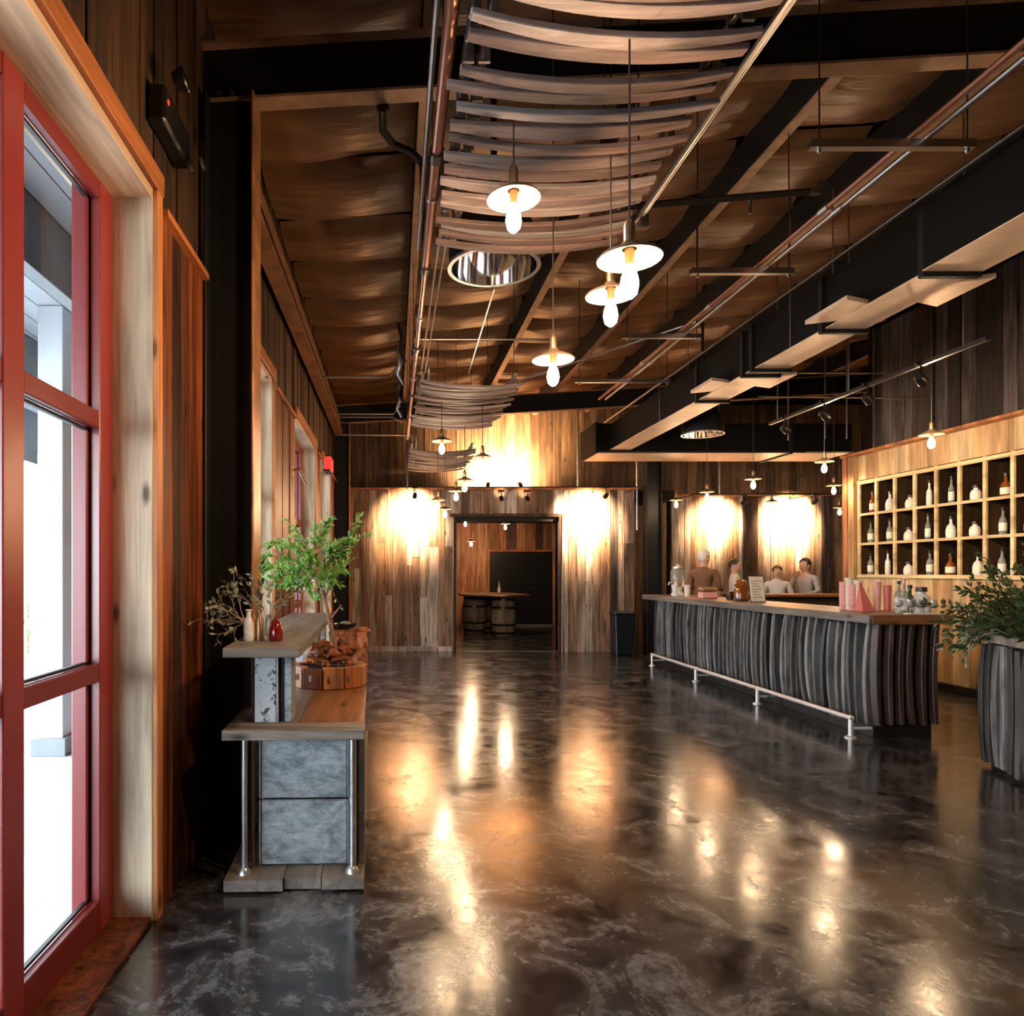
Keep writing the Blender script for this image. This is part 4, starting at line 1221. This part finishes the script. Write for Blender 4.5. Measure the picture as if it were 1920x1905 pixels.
# planter at the end of the bar
pb = thing('bar_planter', 'stave clad planter box at the picture edge with weathered rim', 'planter', (4.47, 5.22, 0))
an = math.radians(-18.8)
u = Vector((-.322, -.947, 0))          # toward the viewer
nrm = Vector((-.947, .322, 0))         # outward, facing the room
A = Vector((4.50, 5.22, 0))
Mx = Matrix(((u.x, -nrm.x, 0, A.x), (u.y, -nrm.y, 0, A.y), (0, 0, 1, 0), (0, 0, 0, 1)))
MB().box(0, 1.5, 0.0, .45, 0, .93, None, Mx).build('carcass', M['black'], pb)
MB().box(-.09, 1.55, -.10, .02, .935, .995, None, Mx).build('rim_board', M['board_greyx'], pb, bevel=.004)
MB().box(-.09, 1.55, .40, .52, .935, .995, None, Mx).build('rim_board', M['board_greyx'], pb, bevel=.004)
MB().box(-.09, .02, .022, .398, .935, .995, None, Mx).build('rim_board', M['board_greyx'], pb, bevel=.004)
MB().box(.02, 1.5, .02, .40, .90, .95, None, Mx).build('soil', M['soil'], pb)
psv = [bar_stave(.066, .085, b_, .88).mesh('planter_stave', M['stave'], bevel=.004) for b_ in (-.03, .035, -.022)]
k = .05
while k < 1.45:
    o = link('stave', psv[R.randrange(3)], pb)
    P_ = A + u * k
    o.location = (P_.x, P_.y, .04 + R.uniform(-.015, .01)); o.rotation_euler = (0, 0, math.atan2(-nrm.x, nrm.y) + PI + R.uniform(-.1, .1))
    k += .098
for q_ in (.06, .16, .26, .36):
    o = link('stave', psv[R.randrange(3)], pb)
    P_ = A - nrm * q_
    o.location = (P_.x, P_.y, .04); o.rotation_euler = (0, 0, math.atan2(-(-u).x, (-u).y) + PI)

pl = thing('trailing_plant', 'dense dark green mixed plants spilling over the bar planter', 'plant', (4.45, 5.0, .95))
m, lm = MB(), MB()
rr = random.Random(11)
for k in range(95):
    s0 = A + u * rr.uniform(0, .9) - nrm * rr.uniform(.05, .35) + Vector((0, 0, .95))
    dv = Vector((rr.uniform(-.6, .5), rr.uniform(-.5, .5), rr.uniform(.15, 1.1)))
    sprig(m, lm, s0, dv, rr.uniform(.2, .46), .004, 34, .06, M['leaf_d'], M['twig_dark'], .9, 900 + k, .3)
for k in range(9):
    s0 = A + u * rr.uniform(.25, .6) - nrm * rr.uniform(.05, .3) + Vector((0, 0, .95))
    sprig(m, lm, s0, (rr.uniform(-.2, .2), rr.uniform(-.2, .2), 1), rr.uniform(.55, .85), .005, 22, .05, M['leaf_d'], M['twig_dark'], .0, 980 + k, .18)
for k in range(34):
    s0 = A + u * rr.uniform(-.05, .5) - nrm * rr.uniform(.0, .25) + Vector((0, 0, .97))
    tgt = Vector((rr.uniform(4.05, 4.62), rr.uniform(4.95, 5.35), rr.uniform(1.08, 1.40)))
    sprig(m, lm, s0, tgt - s0, (tgt - s0).length * 1.05, .004, 30, .058, M['leaf_d'], M['twig_dark'], .3, 1100 + k, .25)
for k in range(12):
    s0 = A + u * rr.uniform(.0, .5) - nrm * rr.uniform(.05, .3) + Vector((0, 0, .97))
    tgt = Vector((rr.uniform(4.45, 4.75), rr.uniform(4.9, 5.2), rr.uniform(1.4, 1.72)))
    sprig(m, lm, s0, tgt - s0, (tgt - s0).length * 1.05, .004, 24, .055, M['leaf_d'], M['twig_dark'], .2, 1200 + k, .22)
for k in range(13):
    s0 = A + u * rr.uniform(-.05, .35) + nrm * .02 + Vector((0, 0, 1.0))
    sprig(m, lm, s0, (-.6, rr.uniform(-.1, .5), .15), rr.uniform(.25, .45), .004, 12, .045, M['leaf_p'] if k % 3 == 0 else M['leaf_d'], M['twig'], 2.6, 1040 + k, .25)
m.build('stems', None, pl); lm.build('foliage', None, pl)['kind'] = 'stuff'

# ================================================================ bottle shelves
cab = thing('bottle_shelf', 'pale wooden grid shelf with three rows of square cells on the bar wall', 'shelf', (6.8, 8.3, 1.38))
DY = [9.94 - .3525 * k for k in range(11)]
RZ = [1.41, 1.86, 2.28, 2.73]
for y in DY:
    f = ubox('divider', 6.69, 6.90, y - .018, y + .018, 1.385, 2.755, M['cell'], cab)
    ubox('divider_edge', 6.665, 6.69, y - .022, y + .022, 1.385, 2.755, M['pine_shelf'], cab)
for k in range(10):
    for z in RZ:
        ubox('shelf_board', 6.69, 6.90, DY[k + 1] + .021, DY[k] - .021, z - .022, z, M['cell'], cab)
        ubox('shelf_edge', 6.668, 6.69, DY[k + 1] + .022, DY[k] - .022, z - .034, z, M['pine_shelf'], cab)
bbox('back_panel', 6.90, 6.92, DY[-1], DY[0], 1.39, 2.75, M['substrate'], cab, 0)
bbox('bottom_trim', 6.655, 6.672, DY[-1], DY[0] + .02, 1.365, 1.412, M['pine_shelf'], cab)
bbox('top_trim', 6.655, 6.672, DY[-1], DY[0] + .02, 2.706, 2.745, M['pine_shelf'], cab)

kinds = {
    'tall': ([(.034, 0), (.036, .006), (.036, .14), (.030, .17), (.013, .20), (.012, .26)], [(.013, .255), (.015, .258), (.015, .285), (.0, .287)], (.04, .125), .0368),
    'slim': ([(.028, 0), (.030, .006), (.030, .17), (.012, .21), (.011, .28)], [(.012, .275), (.014, .278), (.014, .31), (.0, .312)], (.03, .13), .0308),
    'wide': ([(.046, 0), (.049, .008), (.049, .10), (.040, .135), (.015, .165), (.014, .22)], [(.015, .215), (.020, .218), (.020, .25), (.0, .252)], (.025, .095), .0498),
    'jug': ([(.046, 0), (.052, .01), (.052, .08), (.040, .11), (.022, .12), (.022, .14)], [(.023, .135), (.032, .137), (.030, .165), (.0, .168)], (.02, .075), .0528),
}
proto = {}


def bottle(kind, mat, loc, label, group, capmat='capdark', s=1.0):
    key = (kind, mat, capmat)
    if key not in proto:
        pr, cp, lb, lr = kinds[kind]
        proto[key] = (MB().lathe(pr, n=12).mesh('bottle_body', M[mat], True), MB().lathe(cp, n=10).mesh('bottle_cap', M[capmat], True),
                      MB().lathe([(lr, lb[0]), (lr + .0008, lb[0] + .002), (lr + .0008, lb[1] - .002), (lr, lb[1])], n=12, cap=False).mesh('bottle_label', M['paper'], True))
    t = thing('jar' if kind == 'jug' else 'bottle', label, 'jar' if kind == 'jug' else 'bottle', loc, group)
    bd = None
    for nm, me in zip(('body', 'cap', 'paper_label'), proto[key]):
        o = link(nm, me, bd or t); o.location = loc; o.scale = (s, s, s)
        bd = bd or o
    return t


order = ['first', 'second', 'third', 'fourth', 'fifth', 'sixth', 'seventh', 'eighth', 'ninth', 'tenth']
lay = [['tall', 'wide', 'jug', 'slim', 'slim', 'jug', 'wide', 'tall'], ['tall', 'tall', 'jug', 'slim', 'wide', 'jug', 'tall', 'wide'], ['tall', 'slim', 'jug', 'tall', 'wide', 'wide', 'tall', 'slim']]
mts = ['glassy', 'glassy', 'whiteglaze', 'glassy', 'amberg', 'whiteglaze', 'glassy', 'glassy']
for r_ in range(3):
    for c_ in range(8):
        k_ = lay[r_][c_]
        mt = 'glassy' if k_ in ('tall', 'slim') and (r_ + c_) % 3 else ('whiteglaze' if k_ == 'jug' or (r_ + c_) % 2 else 'amberg')
        z = RZ[2 - r_]
        y = (DY[c_] + DY[c_ + 1]) / 2 + .035 + R.uniform(-.025, .025)
        nm = {'tall': 'tall bottle', 'slim': 'slim long necked bottle', 'wide': 'broad shouldered bottle', 'jug': 'squat capped jar'}[k_]
        bottle(k_, mt, (6.75 + R.uniform(-.005, .02), y, z), '%s in the %s row, %s cell from the pale pillar' % (nm, ['top', 'middle', 'bottom'][r_], order[c_]), 'bottles on the bar wall shelf', s=1.05)

# ================================================================ things on the bar
BZ = 1.081
t = thing('drink_dispenser', 'tall clear glass drink dispenser with metal lid at the far end of the bar', 'dispenser', (4.4, 10.75, BZ))
MB().lathe([(.09, .14), (.105, .16), (.105, .36), (.08, .40), (.075, .42)], (4.4, 10.75, BZ), 16).build('jar', M['glassy'], t, True)
MB().lathe([(.078, .415), (.085, .42), (.085, .44), (.03, .46), (.02, .485), (0, .487)], (4.4, 10.75, BZ), 16).build('lid', M['galv'], t, True)
MB().lathe([(.10, 0), (.10, .02), (.07, .05), (.07, .10), (.095, .14)], (4.4, 10.75, BZ), 16).build('stand', M['whiteglaze'], t, True)
pipe('tap', [(4.30, 10.70, BZ + .20), (4.24, 10.68, BZ + .20), (4.235, 10.68, BZ + .165)], .012, M['steel'], t)


def cup(x, y, label, mat='whiteglaze', h=.16, r=.045, lean=0, nm='paper_cup', cat='cup', g='cups on the bar'):
    t = thing(nm, label, cat, (x, y, BZ), g)
    cw_ = MB().lathe([(r * .75, 0), (r, h), (r * .93, h), (r * .7, .006)], (x, y, BZ), 14).build('wall', M[mat], t, True)
    MB().lathe([(r, h - .008), (r * 1.06, h - .006), (r * 1.06, h + .003), (r * .97, h + .004)], (x, y, BZ), 14, cap=False).build('rim', M[mat], cw_, True)
    return t


cup(4.24, 10.45, 'white cup in front of the drink dispenser, column side', h=.17)
cup(4.36, 10.30, 'cream cup in front of the drink dispenser, bar side', 'paper', h=.17)
t = thing('napkin_box', 'low copper coloured box with arched lid on the far bar', 'box', (4.35, 9.6, BZ))
bbox('body', 4.24, 4.46, 9.53, 9.67, BZ, BZ + .09, M['pinkpaper'], t, .012)
bbox('lid', 4.23, 4.47, 9.52, 9.68, BZ + .09, BZ + .155, M['socket'], t, .03)
t = thing('card_reader', 'small black card reader beside the glowing lantern', 'card reader', (4.44, 9.1, BZ))
bbox('base', 4.39, 4.49, 9.05, 9.17, BZ, BZ + .05, M['blackgloss'], t, .01)
bbox('screen', 4.40, 4.48, 9.08, 9.10, BZ + .05, BZ + .11, M['capdark'], t, .006)
t = thing('lantern', 'yellowish glass jar lantern with metal top in the middle of the bar', 'lantern', (4.4, 8.78, BZ))
MB().lathe([(.075, .02), (.085, .03), (.085, .20), (.06, .24)], (4.4, 8.78, BZ), 14).build('glass', M['amberg'], t, True)
MB().lathe([(.06, .24), (.065, .245), (.05, .27), (.0, .275)], (4.4, 8.78, BZ), 14).build('top', M['socket'], t, True)
MB().lathe([(.085, 0), (.09, .005), (.085, .022), (.0, .022)], (4.4, 8.78, BZ), 14).build('base', M['capdark'], t, True)
MB().lathe([(.0, .03), (.05, .03), (.05, .19), (.0, .20)], (4.4, 8.78, BZ), 12).build('filling', M['paper'], t, True)
t = thing('menu_frame', 'slanted black framed menu card standing on the bar', 'menu', (4.4, 8.35, BZ))
bbox('card', 4.31, 4.48, -.004, .004, 0, .31, M['paper'], t)
bbox('frame', 4.30, 4.49, .004, .014, -.006, .32, M['capdark'], t)
for k in range(7): bbox('print_line', 4.335, 4.455 - (k % 3) * .02, -.0055, -.004, .05 + k * .033, .058 + k * .033, M['porch_grey'], t, 0)
for o in t.children:
    if o.name.split('.')[0] in ('card', 'frame', 'print_line'):
        o.matrix_basis = Matrix.Translation((0, 8.35, BZ + .008)) @ Matrix.Rotation(-.22, 4, 'X')
bbox('prop', 4.385, 4.40, 8.37, 8.46, BZ, BZ + .12, M['capdark'], t)
# cups and bottles near the end
for k, (px, h, r, mt) in enumerate(((1582, .24, .038, 'pinkpaper'), (1592, .28, .036, 'paper'), (1600, .22, .04, 'pinkpaper'), (1609, .26, .036, 'paper'))):
    x = 4.38 + .03 * (k % 2)
    y = x * 1300 / (px - 738)
    t = thing('cup_stack', 'tall stack of %s cups near the bar end, %s from the menu side' % ('pink' if mt == 'pinkpaper' else 'cream', order[k]), 'cups', (x, y, BZ), 'stacked cups on the bar')
    prof = [(r * .75, 0)]
    z = 0
    while z < h:
        prof += [(r, z + .05 if z == 0 else z + .012), (r * 1.06, z + .053 if z == 0 else z + .014), (r * .96, z + .058 if z == 0 else z + .02)]
        z = prof[-1][1]
    MB().lathe(prof, (x, y, BZ), 14).build('cups', M[mt], t, True)
    MB().lathe([(r, z), (r * 1.08, z + .004), (r * 1.08, z + .01), (r * .9, z + .012)], (x, y, BZ), 14).build('rim', M[mt], t, True)
t = thing('tent_card', 'folded red tent card near the end of the bar', 'card', (4.42, 6.5, BZ))
m = MB(); m.add([(4.36, 6.44, BZ), (4.36, 6.56, BZ), (4.365, 6.5, BZ + .26), (4.47, 6.44, BZ), (4.47, 6.56, BZ), (4.385, 6.5, BZ + .26)], [(0, 3, 5, 2), (1, 4, 5, 2), (0, 1, 2), (3, 4, 5), (0, 3, 4, 1)])
m.build('card', M['redpl'], t)
bbox('fold', 4.36, 4.39, 6.495, 6.505, BZ + .25, BZ + .265, M['redpl'], t)
cup(4.52, 6.48, 'tall pink tumbler beside the red tent card', 'pinkpaper', .27, .034, nm='tumbler')
cup(4.60, 6.46, 'tall red tumbler beside the pink one', 'redpl', .24, .034, nm='tumbler')
bottle('tall', 'glassy', (4.62, 6.34, BZ), 'clear bottle first after the red tumbler on the bar', 'bottles on the bar')
bottle('slim', 'glassy', (4.58, 6.22, BZ), 'slim clear bottle second after the red tumbler on the bar', 'bottles on the bar', 'pinkpaper')
bottle('wide', 'greeng', (4.66, 6.26, BZ), 'dark green squat bottle among the clear ones on the bar', 'bottles on the bar')
for k, (x, y) in enumerate(((4.50, 6.18), (4.56, 6.12), (4.62, 6.10), (4.68, 6.13), (4.70, 6.04))):
    t = thing('wine_glass', 'clear stem glass on the bar end, %s in the row' % order[k], 'glass', (x, y, BZ), 'stem glasses on the bar end')
    MB().lathe([(.026, 0), (.026, .004), (.004, .008), (.004, .05)], (x, y, BZ), 12).build('stem', M['glassy'], t, True)
    MB().lathe([(.006, .05), (.026, .066), (.031, .09), (.027, .125), (.0255, .125), (.029, .09), (.024, .069), (.003, .054)], (x, y, BZ), 12, cap=False).build('bowl', M['glassy'], t, True)
bottle('jug', 'whiteglaze', (4.72, 6.20, BZ), 'pinkish stoneware jug with dark stopper on the bar end', 'bottles on the bar', s=1.4)
t = thing('bar_mat', 'long pale drip mat lying on the bar end', 'mat', (4.62, 6.0, BZ))
bbox('mat', 4.42, 4.74, 5.95, 6.02, BZ, BZ + .012, M['paper'], t)
bbox('lip', 4.42, 4.74, 5.945, 5.952, BZ, BZ + .016, M['paper'], t)

# second counter across the far end behind the bar
t = thing('service_counter', 'second wooden counter behind the far end of the bar', 'counter', (6.35, 11.3, 0))
bbox('top', 5.45, 7.35, 10.98, 11.55, 1.05, 1.09, M['counter_end'], t)
bbox('carcass', 5.5, 7.3, 11.05, 11.5, 0, 1.05, M['plank_char'], t)
for k in range(5):
    bbox('door', 5.52 + k * .356, 5.86 + k * .356, 11.03, 11.05, .1, .98, M['plank_dark'], t)

# ================================================================ inner room
def barrel(x, y, label):
    t = thing('whiskey_barrel', label, 'barrel', (x, y, 0), 'barrels under the table')
    prof = [(.24, .0), (.245, .02), (.275, .18), (.295, .36), (.30, .44), (.295, .52), (.275, .70), (.245, .86), (.24, .88), (.225, .875), (.0, .86)]
    bs_ = MB().lathe(prof, (x, y, 0), 22).build('staves', M['barrel'], t, True)
    for z0, z1, r0, r1 in ((.03, .085, .249, .258), (.22, .27, .282, .290), (.61, .66, .290, .282), (.795, .85, .258, .249)):
        MB().lathe([(r0, z0), (r0 + .005, z0), (r1 + .005, z1), (r1, z1)], (x, y, 0), 22, cap=False).build('hoop', M['darkpipe'], bs_, True)
    return t


barrel(2.52, 15.9, 'closest whiskey barrel under the inner room table')
barrel(1.93, 16.6, 'whiskey barrel under the table on the window side')
barrel(2.25, 17.3, 'whiskey barrel farthest under the inner room table')
t = thing('barrel_table_top', 'pointed slab of orange wood lying across the barrels', 'table top', (2.3, 16.4, .88))
m = MB()
pts = [(1.55, 15.9), (2.4, 15.45), (3.1, 15.75), (2.9, 16.9), (2.3, 17.7), (1.6, 17.2)]
m.add([(a, b, .885) for a, b in pts] + [(a, b, .935) for a, b in pts], [(5, 4, 3, 2, 1, 0), (6, 7, 8, 9, 10, 11)] + [(i, (i + 1) % 6, 6 + (i + 1) % 6, 6 + i) for i in range(6)])
m.build('slab', M['counter_end'], t, bevel=.006)
pipe('metal_edge', [(a, b, .91) for a, b in pts[:3]], .012, M['steel'], t, 6)
bottle('slim', 'glassy', (2.42, 15.9, .937), 'clear bottle standing on the barrel table', 'bottle on the barrel table', s=1.1)

# waste bin
t = thing('waste_bin', 'slim dark blue black waste bin by the back wall', 'bin', (4.02, 12.2, 0))
m = MB(); q = []
for z, s_ in ((0, .14), (.70, .17)): q += [(4.02 - s_, 12.2 - s_, z), (4.02 + s_, 12.2 - s_, z), (4.02 + s_, 12.2 + s_, z), (4.02 - s_, 12.2 + s_, z)]
m.add(q, [(0, 1, 2, 3), (4, 5, 6, 7), (0, 1, 5, 4), (1, 2, 6, 5), (2, 3, 7, 6), (3, 0, 4, 7)]).build('body', M['bin'], t, bevel=.012)
bbox('lid', 3.84, 4.20, 12.02, 12.38, .70, .75, M['bin'], t, .015)

# ================================================================ people
SKIN = simple('skin', (.60, .34, .24), .5)


def person(label, loc, rotz, height, arms, cl, hairc, long_hair=False):
    s = height / 1.75
    V, E, RAD = [], [], []

    def nd(p, r, par=None):
        V.append(tuple(k * s for k in p)); RAD.append((r[0] * s, r[1] * s) if hasattr(r, '__len__') else (r * s, r * s))
        if par is not None: E.append((par, len(V) - 1))
        return len(V) - 1
    pel = nd((0, 0, .96), (.15, .11))
    wa = nd((0, 0, 1.12), (.135, .10), pel)
    ch = nd((0, .0, 1.32), (.165, .115), wa)
    nb = nd((0, .01, 1.45), (.085, .07), ch)
    nk = nd((0, 0, 1.52), .055, nb)
    hd = nd((0, -.012, 1.59), (.072, .085), nk)
    ht = nd((0, -.005, 1.66), (.078, .092), hd)
    nd((0, .0, 1.735), (.05, .06), ht)
    nd((0, -.115, 1.60), .014, hd)
    for sx in (-1, 1):
        nd((sx * .09, .0, 1.62), (.012, .02), hd)
        hip = nd((sx * .095, 0, .88), .095, pel)
        kn = nd((sx * .105, -.01, .49), .062, hip)
        ak = nd((sx * .11, .02, .09), .045, kn)
        nd((sx * .115, -.13, .04), (.045, .035), ak)
        sh = nd((sx * .19, 0, 1.41), .068, ch)
        el, wr_ = arms[0 if sx < 0 else 1]
        e_ = nd(el, .047, sh)
        w_ = nd(wr_, .031, e_)
        d = (Vector(wr_) - Vector(el)).normalized()
        pm = Vector(wr_) + d * .07
        p_ = nd(pm, (.036, .022), w_)
        side = d.orthogonal().normalized()
        for k, ln in enumerate((.06, .075, .07, .055)):
            b0 = pm + d * .035 + side * (k - 1.5) * .019
            b = nd(b0, .0095, p_)
            nd(b0 + d * ln * .6, .0085, b)
            nd(b0 + d * ln + side.cross(d) * .02, .007, len(V) - 1)
        b = nd(Vector(wr_) + d * .03 - side * .04, .011, w_)
        nd(Vector(wr_) + d * .075 - side * .055, .009, b)
    me = bpy.data.meshes.new('body_skeleton')
    me.from_pydata(V, E, [])
    tmp = bpy.data.objects.new('skeleton_tmp', me)
    col.objects.link(tmp)
    sk = tmp.modifiers.new('skin', 'SKIN'); sk.use_smooth_shade = True
    for i, sv in enumerate(me.skin_vertices[0].data):
        sv.radius = RAD[i]; sv.use_root = (i == 0)
    ss = tmp.modifiers.new('sub', 'SUBSURF'); ss.levels = 2; ss.render_levels = 2
    dg = bpy.context.evaluated_depsgraph_get(); dg.update()
    bm_ = bpy.data.meshes.new_from_object(tmp.evaluated_get(dg))
    bm_.name = 'person_body'
    bpy.data.objects.remove(tmp)
    bm_.materials.clear()
    for mt in (SKIN, cl[0], cl[1], M['capdark']): bm_.materials.append(mt)
    wrists = [Vector(arms[0][1]) * s, Vector(arms[1][1]) * s]
    elb = [Vector(arms[0][0]) * s, Vector(arms[1][0]) * s]
    for p_ in bm_.polygons:
        c = p_.center
        k = 1
        if c.z > 1.49 * s and abs(c.x) < .12 * s: k = 0
        elif c.z < .10 * s: k = 3
        elif c.z < .95 * s and abs(c.x) < .19 * s and c.y > -.17 * s: k = 2
        for w_, e_ in zip(wrists, elb):
            if (c - w_).dot((w_ - e_).normalized()) > -.01 and (c - w_).length < .2 * s: k = 0
        p_.material_index = k; p_.use_smooth = True
    t = thing('person', label, 'person', loc)
    bo = link('body', bm_, t)
    bm = bmesh.new(); bmesh.ops.create_uvsphere(bm, u_segments=18, v_segments=12, radius=1)
    bmesh.ops.delete(bm, geom=[v for v in bm.verts if v.co.z < -.1 and v.co.y < .25 or (v.co.y < -.55 and v.co.z < .45) or (not long_hair and v.co.z < -.75)], context='VERTS')
    for v in bm.verts:
        v.co = Vector((v.co.x * .094, v.co.y * .110 + .004, v.co.z * (.108 if v.co.z > 0 or not long_hair else .20) + 1.665)) * s
    hm = bpy.data.meshes.new('hair'); bm.to_mesh(hm); bm.free(); hm.materials.append(hairc)
    for p_ in hm.polygons: p_.use_smooth = True
    link('hair', hm, t)
    for sx in (-1, 1):
        MB().lathe([(0, -.009), (.009, 0), (0, .009)], (sx * .03 * s, -.092 * s, 1.635 * s), 8).build('eye', M['capdark'], t, True)
    MB().box(-.022 * s, .022 * s, -.098 * s, -.088 * s, 1.555 * s, 1.562 * s).build('mouth', M['redpl'], t)
    # children were modelled around the origin: move them with the thing
    for o in t.children: o.location = loc
    t.rotation_euler.z = rotz
    return t


br = simple('brown_jacket', (.20, .10, .055), .8, bump=.3, bscale=80)
wt = simple('white_shirt', (.72, .68, .66), .8, bump=.2, bscale=80)
gy = simple('grey_top', (.42, .40, .42), .8, bump=.2, bscale=80)
dk = simple('dark_trousers', (.03, .03, .04), .8)
hw = simple('white_hair', (.75, .73, .70), .7, bump=.4, bscale=90)
hb = simple('dark_hair', (.035, .02, .014), .5, bump=.4, bscale=90)
hbr = simple('brown_hair', (.16, .08, .04), .5, bump=.4, bscale=90)
down = (((-.27, .03, 1.14), (-.27, -.06, .92)), ((.27, .03, 1.14), (.27, -.06, .92)))
fwd = (((-.25, -.02, 1.16), (-.16, -.24, 1.13)), ((.25, -.02, 1.16), (.16, -.24, 1.13)))
rais = (((-.24, -.10, 1.17), (-.06, -.20, 1.40)), ((.25, .0, 1.16), (.20, -.22, 1.10)))
person('white haired person in a brown jacket standing past the far end of the bar', (5.03, 11.25, 0), 2.2, 1.80, fwd, (br, dk), hw)
person('dark haired person in a white shirt behind the second counter, next to the brown jacket', (6.08, 12.35, 0), 1.0, 1.66, fwd, (wt, dk), hb)
person('shorter person in a pale top behind the second counter, between the two dark haired people', (6.72, 12.15, 0), -.4, 1.55, down, (wt, dk), hbr, True)
person('dark haired person in a grey top with one hand raised to the face', (7.30, 12.30, 0), -1.1, 1.68, rais, (gy, dk), hb, True)
